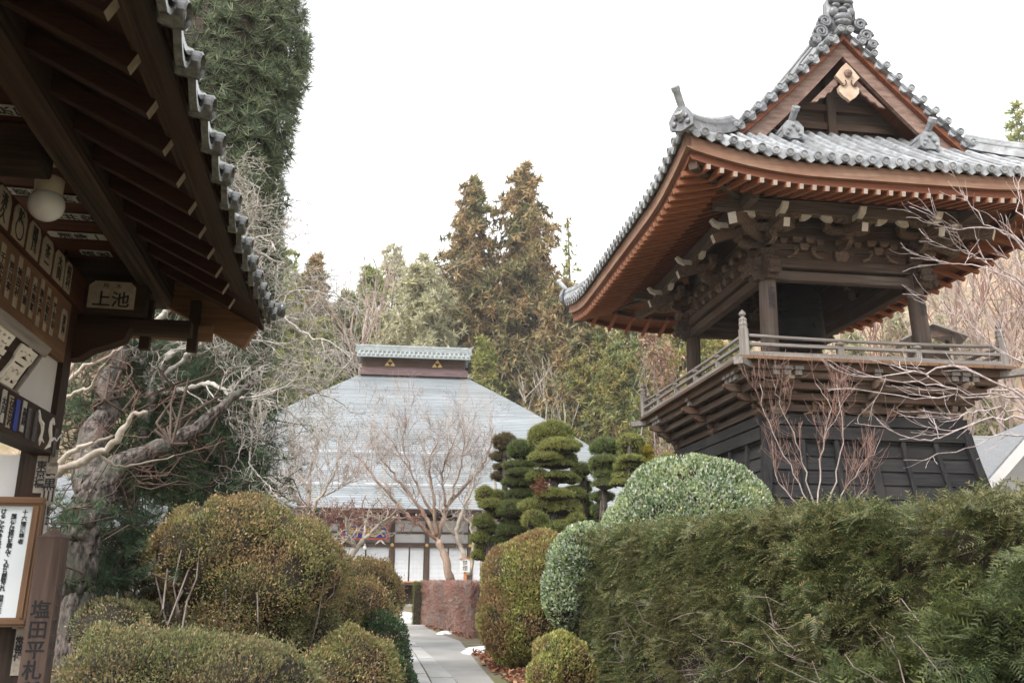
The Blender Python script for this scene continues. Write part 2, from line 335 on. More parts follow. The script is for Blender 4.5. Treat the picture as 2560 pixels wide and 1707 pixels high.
# hip rafters under the corners
for cx, sx in ((X0, 1), (X1, -1)):
    for cy, sy in ((Y0, 1), (Y1, -1)):
        mb = MB(); mb.beam((cx + sx * 2.4, cy + sy * 2.4, 8.5), (cx + sx * .22, cy + sy * .22, 8.2), .15, .2, ch=.015); mb.build('hip_rafter', WD['x'], TOW)
        mb = MB(); D = np.array([sx, sy, 0]) / 1.414
        c = np.array([cx, cy, 0])
        P = np.array([[cx + sx * s, cy + sy * s, zS(s) + tlift(s, s) + .02] for s in np.linspace(.03, 1.5, 9)])
        side = np.cross(D, (0, 0, 1))
        for w, z0, z1 in ((.13, -.02, .1), (.105, .1, .16), (.115, .16, .19), (.085, .19, .25)):
            mb.sweep(P, [(-w, z0), (w, z0), (w, z1), (-w, z1)], side)
        mb.tube(P + [0, 0, .27], .055, 8)
        mb.build('hip_ridge', TILE, TOW)
        e = P[0]; mb = MB()
        mb.prism([(-.2, -.05), (-.22, .1), (-.14, .24), (-.06, .33), (.06, .33), (.14, .24), (.22, .1), (.2, -.05), (0, -.12)], e - D * .02, side, (0, 0, 1), -D, .07)
        for q, r in (((-.09, .13), .045), ((.09, .13), .045), ((0, .07), .05), ((-.12, .02), .05), ((.12, .02), .05), ((0, .22), .04)):
            mb.lathe([(r, 0), (r * .8, .05), (.001, .06)], e - D * .08 + side * q[0] + np.array([0, 0, q[1]]), 8, axis=-D)
        mb.build('hip_ornament', TILED, TOW)
        for h, ln, lf in ((.3, .3, .9), (.05, .2, .5)):
            q0 = e + np.array([0, 0, h]); q1 = q0 - D * ln * .75 + np.array([0, 0, ln * lf])
            mb = MB(); mb.tube([q0, q1], .062, 10); mb.lathe(DISC, q1, 12, axis=q1 - q0); mb.build('ridge_end_tile', TILE, TOW)
# gables
rake = [(X0 + s, zS(s)) for s in np.linspace(1.45, SR, 14)]
for gy, sg in ((GF, -1), (GB, 1)):
    n_ = np.array([0, sg, 0.])
    for mir in (1, -1):
        mx = lambda x: x if mir == 1 else TW - x
        mb = MB()
        for j, s in enumerate(np.arange(1.5, SR - .02, .225)):
            x, z = mx(X0 + s), zS(s) + .08
            mb.tube([(x, gy - sg * .45, z + .03), (x, gy + sg * .1, z)], .066, 10)
            mb.lathe(DISC, (x, gy + sg * .1, z), 12, axis=n_)
            t = nrm(np.array([mir, 0, .95])); u2 = np.cross(t, n_) * (1 if np.cross(t, n_)[2] > 0 else -1)
            o = np.array([mx(X0 + s + .1), gy + sg * .08, zS(s + .1) + .01])
            mb.prism([(-.09, .05), (-.1, -.02), (-.05, -.1), (.03, -.11), (.09, -.03), (.09, .05)], o, t, u2, -n_, .3)
        mb.build('verge_tiles', TILE, TOW)
        top = [(mx(x), z - .07) for x, z in rake]
        def board(h0, h1, y, th, name, mat):
            lo_ = [(mx(x), z - .07 - h1 * (1.15 - .3 * i / 13)) for i, (x, z) in enumerate(rake)]; hi_ = [(mx(x), z - .07 - h0) for x, z in rake]
            if mir == -1: pass
            mb = MB(); mb.prism(hi_ + lo_[::-1], (0, gy + y, 0), (1, 0, 0), (0, 0, 1), (0, 1, 0), th); mb.build(name, mat, TOW)
        board(.0, .13, -.02 if sg < 0 else -.04, .1, 'verge_moulding', WR['x'])
        board(.12, .5, .08 if sg < 0 else -.16, .08, 'bargeboard', noise_mat('pinkish_bargeboard', (.13, .08, .065), (.33, .225, .18), (3, 3, 14), bump=.3) if mir == 1 else bpy.data.materials['pinkish_bargeboard'])
        # roof underside behind the verge
        mb = MB(); V = [];
        for x, z in rake: V += [(mx(x), gy + sg * .0, z - .1), (mx(x), gy - sg * .95, z - .1)]
        mb.add(V, [(2 * i, 2 * i + 1, 2 * i + 3, 2 * i + 2) for i in range(13)]); mb.build('verge_soffit', WR['y'], TOW)
    yw = gy - sg * .8
    mb = MB(); mb.prism([(X0 + 1.7, 9.45)] + [(x, z - .1) for x, z in rake[1:]] + [(TW - x, z - .1) for x, z in rake[1:][::-1]] + [(TW - X0 - 1.7, 9.45)], (0, yw, 0), (1, 0, 0), (0, 0, 1), (0, 1, 0), .05); mb.build('gable_wall', WD['x'], TOW)
    for z, w, h in ((9.78, 3.6, .16), (10.22, 2.6, .14), (10.62, 1.8, .14)):
        mb = MB(); mb.box(CX - w / 2, CX + w / 2, yw + sg * .0 - (.1 if sg < 0 else -.05), yw + (.0 if sg < 0 else .15) - .001, z - h / 2, z + h / 2); mb.build('gable_beam', WN['x'], TOW)
    mb = MB(); mb.box(CX - .09, CX + .09, yw - .14, yw + .14, 9.8, 11.3); mb.build('gable_strut', WD['z'], TOW)
    # pendant ornament
    half = [(0, .36), (.1, .26), (.26, .04), (.2, -.02), (.13, -.1), (.1, -.16), (.13, -.2), (.18, -.17), (.22, -.22), (.21, -.32), (.13, -.42), (.05, -.47), (0, -.52)]
    half = [(x * .95, z * .93) for x, z in half]
    poly = half + [(-x, z) for x, z in half[-2:0:-1]]
    pend = thing('gable_pendant', None, None); pend.parent = TOW
    bpy.data.objects.remove(pend)
    mb = MB(); mb.prism(poly, (CX, gy + sg * -.02 - (.04 if sg < 0 else -.0), 10.84), (1, 0, 0), (0, 0, 1), (0, 1, 0), .07)
    pend = mb.build('gable_pendant', noise_mat('bleached_carving', (.42, .3, .22), (.66, .52, .4), (6, 6, 6)), TOW)
    mb = MB(); fy = gy + sg * -.02 + sg * .06
    mb.lathe([(.085, 0), (.08, .03), (.05, .05), (.03, .07), (.001, .075)], (CX, fy, 10.93), 8, axis=n_)
    mb.build('rosette', bpy.data.materials['pinkish_bargeboard'], pend)
    for sx in (1, -1):
        mb = MB(); P = [(CX + sx * x, fy - sg * .0, 10.84 + z) for x, z in [(.06, -.05), (.05, -.12), (.1, -.19), (.15, -.17), (.14, -.13), (.11, -.145)]]
        mb.tube(P, [.012, .012, .012, .011, .01, .008], 5); mb.build('scroll_groove', WD['x'], pend)
        fin = [(.16, .1), (.75, -.52), (.62, -.5), (.56, -.42), (.46, -.4), (.4, -.3), (.32, -.27), (.26, -.17), (.18, -.12)]
        mb = MB(); mb.prism([(sx * x, z) for x, z in fin], (CX, gy - sg * .06, 10.84), (1, 0, 0), (0, 0, 1), (0, 1, 0), .04); mb.build('pendant_fin', bpy.data.materials['pinkish_bargeboard'], TOW)
# roof ridge and its demon-face end tiles
mb = MB(); zr = zS(SR) - .02
for w, z0, z1 in ((.2, 0, .14), (.17, .14, .2), (.185, .2, .23), (.165, .23, .3), (.18, .3, .33), (.15, .33, .4)):
    mb.box(CX - w, CX + w, GF + .05, GB - .05, zr + z0, zr + z1)
mb.tube([(CX, GF + .05, zr + .44), (CX, GB - .05, zr + .44)], .085, 10); mb.build('roof_ridge', TILE, TOW)
def sphere_add(mb, c, r, mi=0, n=10, sc=(1, 1, 1)):
    pr = [(max(.001, sin(pi * i / n)) , -cos(pi * i / n)) for i in range(n + 1)]
    V = []; F = []; k = 10
    for x, z in pr:
        for j in range(k): V.append((c[0] + r * sc[0] * x * cos(2 * pi * j / k), c[1] + r * sc[1] * x * sin(2 * pi * j / k), c[2] + r * sc[2] * z))
    for i in range(n):
        for j in range(k): F.append((i * k + j, i * k + (j + 1) % k, (i + 1) * k + (j + 1) % k, (i + 1) * k + j))
    mb.add(V, F, mi)
for gy, sg in ((GF, -1), (GB, 1)):
    mb = MB(); y = gy + sg * .02; zb = zr + .18; n_ = (0, sg, 0)
    mb.prism([(-.26, -.1), (-.3, .2), (-.27, .5), (-.2, .62), (.2, .62), (.27, .5), (.3, .2), (.26, -.1), (0, -.22)], (CX, y, zb), (1, 0, 0), (0, 0, 1), (0, -sg, 0), .16)
    for x, z, r, sc in ((0, .1, .17, (1.15, .7, .6)), (0, .0, .13, (1.3, .8, .6)), (-.17, .22, .1, (1, .8, 1.1)), (.17, .22, .1, (1, .8, 1.1)), (0, .27, .075, (1.3, 1.3, .8)),
                        (-.11, .38, .07, (1.2, .8, .7)), (.11, .38, .07, (1.2, .8, .7)), (-.13, .47, .1, (1.4, .7, .5)), (.13, .47, .1, (1.4, .7, .5)), (0, .56, .16, (1.2, .6, .8))):
        sphere_add(mb, (CX + x, y + sg * .04, zb + z), r, sc=sc)
    for sx in (-1, 1):
        mb.tube([(CX + sx * .2, y, zb + .55), (CX + sx * .27, y + sg * .02, zb + .68), (CX + sx * .29, y + sg * .03, zb + .82)], [.06, .04, .008], 7)
    f = mb.build('ridge_face', TILED, TOW, smooth=True)
    for sx in (-1, 1):
        for x, z, r in ((.36, .0, .13), (.46, -.24, .14), (.58, -.42, .1)):
            mb = MB(); t = np.linspace(0, 4.2 * pi, 30); rad = r * (1 - .06 * t)
            mb.tube(np.stack([CX + sx * (x + rad * np.cos(t)), np.full(30, y + sg * .03), zb + z + rad * np.sin(t)], -1), .03, 6)
            mb.lathe([(r, -.1), (r * .97, .0), (.001, .02)], (CX + sx * x, y, zb + z), 12, axis=n_)
            mb.build('cloud_scroll', TILED, TOW, smooth=True)
# stub ridges at the foot of the gable
for x in (1.08, TW - 1.08):
    for gy, sg in ((GF, -1),):
        mb = MB()
        for w, z0, z1 in ((.15, 0, .1), (.125, .1, .17), (.14, .17, .2), (.11, .2, .26)):
            mb.box(x - w, x + w, -.28, .5, 9.42 + z0, 9.42 + z1)
        q0, q1 = np.array([x, -.2, 9.66]), np.array([x + .01, -.42, 9.85])
        mb.tube([q0 + [0, .3, -.02], q0, q1], .065, 10); mb.lathe(DISC, q1, 12, axis=q1 - q0)
        mb.prism([(-.19, -.03), (-.2, .14), (-.1, .26), (.1, .26), (.2, .14), (.19, -.03), (.08, -.09), (-.08, -.09)], (x, -.3, 9.42), (1, 0, 0), (0, 0, 1), (0, 1, 0), .06)
        for q, r in (((-.08, .08), .045), ((.08, .08), .045), ((0, .17), .04), ((-.12, 0), .04), ((.12, 0), .04)):
            mb.lathe([(r, 0), (r * .8, .04), (.001, .05)], (x + q[0], -.3, 9.42 + q[1]), 8, axis=(0, -1, 0))
        mb.build('stub_ridge', TILE, TOW)
mb = MB()
for z0, w in ((9.42, .1), (9.5, .08)): mb.box(1.3, TW - 1.3, .2 - w, .3, z0, z0 + .07)
mb.box(.2, 1.0, .05, .25, 9.45, 9.52); mb.box(TW - 1.0, TW - .2, .05, .25, 9.45, 9.52)
mb.build('flashing_tiles', TILE, TOW)

# columns, tie beams, floor
CI, CF = .95, 5.0                          # near and far column lines
CPX = (.93, 3.93); CPY = (CI, CF)
for x in CPX:
    for y in CPY:
        mb = MB(); lean = .07 * (1 if x > CX else -1)
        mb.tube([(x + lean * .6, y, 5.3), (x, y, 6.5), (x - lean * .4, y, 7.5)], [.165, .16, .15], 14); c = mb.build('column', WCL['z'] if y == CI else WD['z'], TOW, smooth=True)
        if y == CI:
            text('広橋屋' if x < CX else '高橋屋', .16, (x + .01, y - .168, 6.66), (1, 0, 0), (0, 0, 1), FADED, c, line=.85)
        for d in ((1, 0), (0, 1), (-1, 0), (0, -1)):     # carved nosings at the column head
            o_ = (d[0] > 0) == (x > CX) if d[0] else (d[1] > 0) == (y > 3)
            if not o_: continue
            D = np.array([*d, 0.]); sd_ = np.array([-d[1], d[0], 0.])
            poly = [(.1, .2), (.34, .22), (.44, .12), (.4, .03), (.46, -.04), (.42, -.12), (.32, -.1), (.28, -.18), (.2, -.14), (.1, -.2)]
            mb = MB(); mb.prism(poly, np.array([x, y, 7.18]) - sd_ * .1, D, (0, 0, 1), sd_, .2)
            for q in ((.36, .12), (.36, -.05), (.24, .05)):
                for s_ in (-.11, .11): mb.lathe([(.06, -.01), (.045, .02), (.001, .03)], np.array([x, y, 7.18]) + D * q[0] + np.array([0, 0, q[1]]) + sd_ * s_, 8, axis=sd_ * np.sign(s_))
            mb.build('carved_nosing', WD['y'], TOW)
for y in CPY:
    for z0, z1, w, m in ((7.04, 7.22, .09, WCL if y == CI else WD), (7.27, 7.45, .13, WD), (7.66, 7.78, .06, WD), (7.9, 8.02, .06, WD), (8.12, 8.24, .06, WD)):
        mb = MB(); ov = 0 if z1 < 7.3 else .25
        mb.beam((CPX[0] - ov, y, (z0 + z1) / 2), (CPX[1] + ov, y, (z0 + z1) / 2), w * 2, z1 - z0, ch=.012); mb.build('tie_beam', m['x'], TOW)
    mb = MB(); mb.box(CPX[0], CPX[1], y - .02, y + .02, 7.45, 8.6); mb.build('frieze_board', WN['x'], TOW)
for x in CPX:
    for z0, z1, w in ((7.03, 7.21, .09), (7.265, 7.445, .13), (7.655, 7.775, .06), (7.895, 8.015, .06), (8.115, 8.235, .06)):
        mb = MB(); ov = 0 if z1 < 7.3 else .25
        mb.beam((x, CPY[0] - ov, (z0 + z1) / 2), (x, CPY[1] + ov, (z0 + z1) / 2), w * 2, z1 - z0, ch=.012); mb.build('tie_beam', WD['y'], TOW)
    mb = MB(); mb.box(x - .02, x + .02, CPY[0], CPY[1], 7.45, 8.6); mb.build('frieze_board', WD['y'], TOW)
mb = MB(); mb.box(CPX[0], CPX[1], CPY[0], CPY[1], 8.5, 8.55); mb.build('ceiling_board', WK['x'], TOW)
mb = MB(); mb.beam((CPX[0], 2.95, 8.2), (CPX[1], 2.95, 8.2), .25, .3, ch=.03); mb.build('bell_beam', WD['x'], TOW)
# eave purlins carried by the brackets
PO = .65
for k, (p, q) in enumerate((((CPX[0] - PO - .55, CI - PO), (CPX[1] + PO + .55, CI - PO)), ((CPX[0] - PO - .55, CF + PO), (CPX[1] + PO + .55, CF + PO)), ((CPX[0] - PO, CI - PO - .55), (CPX[0] - PO, CF + PO + .55)), ((CPX[1] + PO, CI - PO - .55), (CPX[1] + PO, CF + PO + .55)))):
    mb = MB(); z = 8.235 if k < 2 else 8.24
    mb.beam((*p, z), (*q, z), .16, .26, ch=.012); mb.build('eave_purlin', WCL['x' if k < 2 else 'y'], TOW)
def masu(mb, c, w=.15, h=.11):
    c = np.array(c, float); a, b = w / 2, w * .33
    V = [c + np.array([sx * q, sy * q, z]) for q, z in ((b, 0), (a, h * .45), (a, h)) for sx, sy in ((-1, -1), (1, -1), (1, 1), (-1, 1))]
    mb.add(V, [(3, 2, 1, 0), (8, 9, 10, 11)] + [(i * 4 + j, i * 4 + (j + 1) % 4, i * 4 + 4 + (j + 1) % 4, i * 4 + 4 + j) for i in range(2) for j in range(4)])
def hij(mb, c, d, L, h=.13, w=.1):         # boat shaped bracket arm, centre c at its top
    d = np.array(d, float); sd_ = np.array([-d[1], d[0], 0.]); l = L / 2
    poly = [(-l, 0), (-l, -h * .45), (-l * .86, -h * .75), (-l * .62, -h), (l * .62, -h), (l * .86, -h * .75), (l, -h * .45), (l, 0)]
    mb.prism(poly, np.array(c, float) - sd_ * w / 2, d, (0, 0, 1), sd_, w)
def curl(p, D, L=.26, h=.12, w=.1):        # upturned white painted arm tip
    D = nrm(np.array(D, float)); sd_ = np.array([-D[1], D[0], 0.])
    poly = [(0, -.06), (L * .45, -.05), (L * .8, .0), (L, .1), (L * .9, .12), (L * .6, .05), (L * .3, .045), (0, .05)]
    mb = MB(); mb.prism(poly, np.array(p, float) - sd_ * w / 2, D, (0, 0, 1), sd_, w); return mb
def cluster(x, y, out, z0=7.46):
    D = np.array([*out, 0.]); A_ = np.array([-out[1], out[0], 0.]); c = np.array([x, y, 0.])
    mb = MB(); masu(mb, c + [0, 0, z0], .27, .19)
    hij(mb, c + [0, 0, z0 + .32], A_, .9); hij(mb, c + D * .12 + [0, 0, z0 + .32], D, .75)
    for t in (-.38, 0, .38): masu(mb, c + A_ * t + [0, 0, z0 + .32])
    hij(mb, c + D * .36 + [0, 0, z0 + .56], A_, .9); hij(mb, c + D * .35 + [0, 0, z0 + .555], D, 1.0)
    masu(mb, c + D * .36 + [0, 0, z0 + .32])
    for t in (-.38, 0, .38): masu(mb, c + A_ * t + D * .36 + [0, 0, z0 + .56])
    hij(mb, c + D * .65 + [0, 0, z0 + .66], A_, .9, h=.11)
    for t in (-.3, .3): masu(mb, c + A_ * t + D * .65 + [0, 0, z0 + .55], .13, .1)
    b = mb.build('bracket_cluster', WBK['y'], TOW)
    mb = MB(); mb.beam(c - D * .1 + [0, 0, z0 + .72], c + D * 1.0 + [0, 0, z0 + .34], .12, .16, end=1); mb.build('tail_rafter', [WBK['y'], WHITE], b)
    p = c + D * .7 + np.array([0, 0, z0 + .62])
    curl(p, D, .34, w=.12).build('arm_tip', WHITE, b)
    for s_ in (-1, 1): curl(c + D * .65 + A_ * s_ * .44 + np.array([0, 0, z0 + .6]), A_ * s_, .24, w=.09).build('arm_tip', WHITE, b)
for x in (CPX[0], CX + .01, CPX[1]):
    cluster(x, CI, (0, -1)); cluster(x, CF, (0, 1))
for y in (CI, (CI + CF) / 2, CF):
    cluster(CPX[0], y, (-1, 0)); cluster(CPX[1], y, (1, 0))
for x in (CPX[0], CPX[1]):
    for y in (CI, CF):
        D = nrm(np.array([-1 if x < CX else 1, -1 if y < 3 else 1, 0.]))
        c = np.array([x, y, 0])
        mb = MB(); hij(mb, c + D * .4 + [0, 0, 7.9], D, 1.1); mb.beam(c + [0, 0, 8.25], c + D * 1.45 + [0, 0, 7.8], .15, .2, end=1); mb.build('corner_arm', [WBK['x'], WHITE], TOW)
# frog-leg struts and small blocks between the clusters
for x in (CPX[0] + .75, CPX[1] - .75):
    mb = MB(); masu(mb, (x, CI - .06, 7.64), .18, .13)
    for s_ in (-1, 1):
        t = np.linspace(0, 3.6 * pi, 22); r = .055 * (1 - .065 * t)
        mb.tube(np.stack([x + s_ * (.17 + r * np.cos(t)), np.full(22, CI - .15), 7.64 + r * np.sin(t)], -1), .012, 5)
        mb.tube([(x + s_ * .16, CI - .13, 7.6), (x + s_ * .22, CI - .13, 7.53), (x + s_ * .36, CI - .13, 7.475)], .03, 6)
    mb.build('frog_leg_strut', WBK['x'], TOW)
    for q in (-.13, .13):
        mb = MB(); masu(mb, (x + q, CI - .06, 7.8), .18, .1); mb.build('bearing_block', WBK['x'], TOW)
for y in np.arange(CI + .4, CF, .42):
    for z in (7.5, 7.79):
        mb = MB(); masu(mb, (CPX[0] - .06, y, z), .18, .12); mb.build('bearing_block', WBK['y'], TOW)
# balcony
mb = MB(); mb.box(-.12, TW + .12, -.12, TD + .12, 5.235, 5.29); mb.build('balcony_floor', WN['y'], TOW)
mb = MB()
for i in range(24):                        # worn plank ends along the front
    x = -.12 + (TW + .24) * i / 24; mb.box(x + .004, x + (TW + .24) / 24 - .004, -.15 - .012 * (i * 7 % 5) / 4, -.121, 5.232, 5.286)
mb.build('plank_ends', WT['x'], TOW)
for k, (p, q, ax) in enumerate((((-.0, .0), (TW, .0), 'x'), ((0, TD), (TW, TD), 'x'), ((0, 0), (0, TD), 'y'), ((TW, 0), (TW, TD), 'y'))):
    p = np.array([*p, 0.]); q = np.array([*q, 0.]); d = nrm(q - p); e0, e1 = p + d * .07, q - d * .07
    for z, w, h, nm in ((5.34, .1, .1, 'bottom_rail'), (5.52, .07, .06, 'middle_rail')):
        mb = MB(); mb.beam(e0 + [0, 0, z + .003 * k], e1 + [0, 0, z + .003 * k], w, h, ch=.008); mb.build(nm, WG[ax], TOW)
    mb = MB(); n_ = 9; P = np.array([e0 + (e1 - e0) * t + np.array([0, 0, 5.645 + .03 * (2 * abs(t - .5)) ** 3]) for t in np.linspace(0, 1, n_)]); mb.tube(P, .033, 8); mb.build('top_rail', WG[ax], TOW, smooth=True)
    for t in ((.36, .66) if ax == 'x' else (.2, .4, .6, .8)):
        c = p + (q - p) * t; mb = MB()
        mb.box(c[0] - .05, c[0] + .05, c[1] - .05, c[1] + .05, 5.385, 5.49); mb.lathe([(.05, 5.55), (.075, 5.575), (.075, 5.6), (.045, 5.615), (.06, 5.64)], (c[0], c[1], 0), 12); mb.build('rail_post', WG['z'], TOW)
for x in (0, TW):
    for y in (0, TD):
        mb = MB(); mb.beam((x, y, 5.26), (x, y, 5.78), .14, .14, up=(0, 1, 0), ch=.02)
        prof = [(.07, 5.77), (.068, 5.84), (.078, 5.85), (.078, 5.87), (.066, 5.885), (.066, 5.93), (.075, 5.94), (.06, 5.97), (.035, 5.985), (.033, 6.005), (.058, 6.03), (.06, 6.055), (.045, 6.085), (.012, 6.115), (.002, 6.135)]
        mb.lathe(prof, (x, y, 0), 14); mb.build('corner_post', WG['z'], TOW)
        D = nrm(np.array([-1 if x == 0 else 1, -1 if y == 0 else 1, 0])); c = np.array([x, y, 0])
        mb = MB(); mb.beam(c - D * 1.2 + [0, 0, 5.17], c + D * .32 + [0, 0, 5.17], .16, .12, ch=.01); mb.build('corner_joist', WG['x'], TOW)
# stepped brackets and boards under the balcony
ZT = 4.42
SK = (.58, TW - .58, .58, TD - .58)        # top of the skirt
for i, (o, z) in enumerate(((.0, 4.55), (.16, 4.72), (.32, 4.88), (.45, 5.04), (.53, 5.17))):
    x0, x1, y0, y1 = SK[0] - o, SK[1] + o, SK[2] - o, SK[3] + o; e = .0
    m_ = WD if i < 1 else WN
    for p, q, ax in (((x0, y0), (x1, y0), 'x'), ((x0, y1), (x1, y1), 'x'), ((x0, y0), (x0, y1), 'y'), ((x1, y0), (x1, y1), 'y')):
        mb = MB(); zz = z + (.004 if ax == 'y' else 0); mb.beam((*p, zz), (*q, zz), .11, .125, ch=.01); mb.build('balcony_beam', (WD if ax == 'y' and p[0] < 2 and i < 4 else m_)[ax], TOW)
for x0, x1, y0, y1 in ((SK[0], SK[1], SK[2] + .1, SK[2] + .14), (SK[0], SK[1], SK[3] - .14, SK[3] - .1)):
    mb = MB(); mb.box(x0, x1, y0, y1, 4.3, 5.23); mb.build('balcony_wall', WD['x'], TOW)
for x0, x1, y0, y1 in ((SK[0] + .1, SK[0] + .14, SK[2] + .14, SK[3] - .14), (SK[1] - .14, SK[1] - .1, SK[2] + .14, SK[3] - .14)):
    mb = MB(); mb.box(x0, x1, y0, y1, 4.3, 5.23); mb.build('balcony_wall', WD['y'], TOW)
def steps(x, y, out, trip=False):
    D = np.array([*out, 0.]); A_ = np.array([-out[1], out[0], 0.]); c = np.array([x, y, 0.])
    mb = MB(); masu(mb, c + [0, 0, ZT], .24, .14)
    for j, (o, z) in enumerate(((.1, 4.66), (.26, 4.82), (.42, 4.98))):
        hij(mb, c + D * (o - .1) + [0, 0, z], D, .35 + .2 * j, w=.1); hij(mb, c + D * (o - .1) + [0, 0, z], A_, .62, h=.12)
        masu(mb, c + D * o + [0, 0, z], .14, .1)
        for t in (-.25, .25): masu(mb, c + D * (o - .1) + A_ * t + [0, 0, z], .13, .1)
    b = mb.build('balcony_bracket', WBK['y'] if out[1] < 0 else WN['x'], TOW)
    for t in ((-.2, 0, .2) if trip else (0,)):
        mb = MB(); p = c + A_ * t; mb.beam(p + [0, 0, 5.07], p + D * .56 + [0, 0, 5.07], .12, .1); mb.beam(p + [0, 0, 5.14], p + D * .6 + [0, 0, 5.14], .15, .06); mb.build('joist_end', WG['y'], b)
for x, tr in ((SK[0] + .18, True), (CX, False), (SK[1] - .18, True)): steps(x, SK[2], (0, -1), tr); steps(x, SK[3], (0, 1), tr)
for y, tr in ((SK[2] + .18, True), (TD / 2, False), (SK[3] - .18, True)): steps(SK[0], y, (-1, 0), tr); steps(SK[1], y, (1, 0), tr)
for x in (SK[0] + 1.05, SK[1] - 1.05):     # pale carved struts on the wall under the balcony
    mb = MB(); masu(mb, (x, SK[2] - .06, 4.62), .2, .12)
    for s_ in (-1, 1): mb.tube([(x + s_ * .2, SK[2] - .06, 4.66), (x + s_ * .2, SK[2] - .06, 4.52), (x + s_ * .26, SK[2] - .07, 4.47), (x + s_ * .38, SK[2] - .06, 4.44)], [.035, .03, .03, .015], 6)
    mb.build('frog_leg_strut', WT['x'], TOW)
    mb = MB()
    for q in range(9): sphere_add(mb, (x + random.Random(q).uniform(-.13, .13), SK[2] - .03, 4.5 + random.Random(q + 9).uniform(0, .1)), .045, n=5)
    mb.build('strut_carving', WD['x'], TOW)
# flared skirt
def fl(z):                                  # how far the skirt stands out at height z
    t = (4.42 - z) / 4.12; return .14 * t + .85 * t ** 1.6
NZ = 13; ZZ = np.linspace(4.2, .3, NZ)
def skp(k, u, z, o=0):                      # u in 0..1 along the face
    f = fl(z) + o; x0, x1, y0, y1 = SK[0] - f, SK[1] + f, SK[2] - f, SK[3] + f
    return np.array([[x0 + (x1 - x0) * u, y0, z], [x0 + (x1 - x0) * u, y1, z], [x0, y0 + (y1 - y0) * u, z], [x1, y0 + (y1 - y0) * u, z]][k])
for k in range(4):
    mb = MB(); nb = 17; zb = np.linspace(4.2, .3, nb)
    for i in range(nb - 1):                 # lapped boards
        q = [skp(k, 0, zb[i], -.03), skp(k, 1, zb[i], -.03), skp(k, 1, zb[i + 1], .0), skp(k, 0, zb[i + 1], .0)]
        q2 = [skp(k, 1, zb[i + 1], -.03), skp(k, 0, zb[i + 1], -.03)]
        mb.add(q + q2, [(0, 1, 2, 3), (3, 2, 4, 5)])
    mb.build('skirt_boarding', WB['x' if k < 2 else 'y'], TOW)
    o_ = [np.array(v) for v in ((0, -1., 0), (0, 1., 0), (-1., 0, 0), (1., 0, 0))][k]
    al = np.array([1., 0, 0]) if k < 2 else np.array([0, 1., 0])
    for u, w, th in ((.5, .085, .075), (.167, .04, .05), (.333, .04, .05), (.667, .04, .05), (.833, .04, .05)):
        mb = MB(); V = []
        for z in np.linspace(4.2, .3, NZ):
            p = skp(k, u, z, 0); V += [p - al * w - o_ * .04, p + al * w - o_ * .04, p + al * w + o_ * th, p - al * w + o_ * th]
        mb.add(V, [(i * 4 + j, i * 4 + (j + 1) % 4, i * 4 + 4 + (j + 1) % 4, i * 4 + 4 + j) for i in range(NZ - 1) for j in range(4)]); mb.build('skirt_batten', WB['z'], TOW)
    for z0, z1, o1 in ((4.24, 4.42, .1), (4.0, 4.22, .065)):
        mb = MB(); p, q = skp(k, 0, z0, o1 - .06), skp(k, 1, z0, o1 - .06)
        if k >= 2: p = p + al * .13; q = q - al * .13
        mb.beam(p + [0, 0, (z1 - z0) / 2], q + [0, 0, (z1 - z0) / 2], .14, z1 - z0, ch=.006); mb.build('skirt_beam', WB['x' if k < 2 else 'y'], TOW)
for a_, b_ in ((0, 0), (1, 0), (0, 1), (1, 1)):
    mb = MB(); P = [skp(0 if b_ == 0 else 1, a_, z, .02) for z in np.linspace(4.24, .3, NZ)]; V = []
    for p in P: V += [p + np.array([sx * .075, sy * .075, 0]) for sx, sy in ((-1, -1), (1, -1), (1, 1), (-1, 1))]
    mb.add(V, [(i * 4 + j, i * 4 + (j + 1) % 4, i * 4 + 4 + (j + 1) % 4, i * 4 + 4 + j) for i in range(NZ - 1) for j in range(4)]); mb.build('skirt_post', WB['z'], TOW)
# the bell
BEL = thing('temple_bell', 'dark bronze bell hanging inside the upper storey of the tower', 'bell', (TX + cos(TROT) * 2.55 - sin(TROT) * 2.95, TY + sin(TROT) * 2.55 + cos(TROT) * 2.95, 6.32), TROT)
mb = MB(); mb.lathe([(.4, .0), (.5, .0), (.505, .1), (.485, .14), (.475, .5), (.485, .52), (.485, .56), (.47, .58), (.455, 1.0), (.465, 1.02), (.465, 1.05), (.44, 1.08), (.42, 1.22), (.36, 1.34), (.2, 1.42), (.001, 1.45)], (0, 0, 0), 36); mb.build('bell_body', BRONZE, BEL, smooth=True)
mb = MB(); mb.tube([(-.13, 0, 1.4), (-.15, 0, 1.52), (-.07, 0, 1.64), (.07, 0, 1.64), (.15, 0, 1.52), (.13, 0, 1.4)], .045, 8); mb.build('bell_loop', BRONZE, BEL, smooth=True)
for a in range(4):
    for z in (.72, .84, .95):
        for t in (-.2, 0, .2):
            an = a * pi / 2 + .4 + t; mb = MB(); mb.lathe([(.025, 0), (.02, .03), (.001, .035)], (.46 * cos(an), .46 * sin(an), z), 6, axis=(cos(an), sin(an), 0)); mb.build('bell_stud', BRONZE, BEL)
mb = MB(); mb.lathe([(.07, 0), (.065, .03), (.001, .035)], (.1, -.48, .38), 12, axis=(.2, -1, 0)); mb.build('striking_boss', BRONZE, BEL)

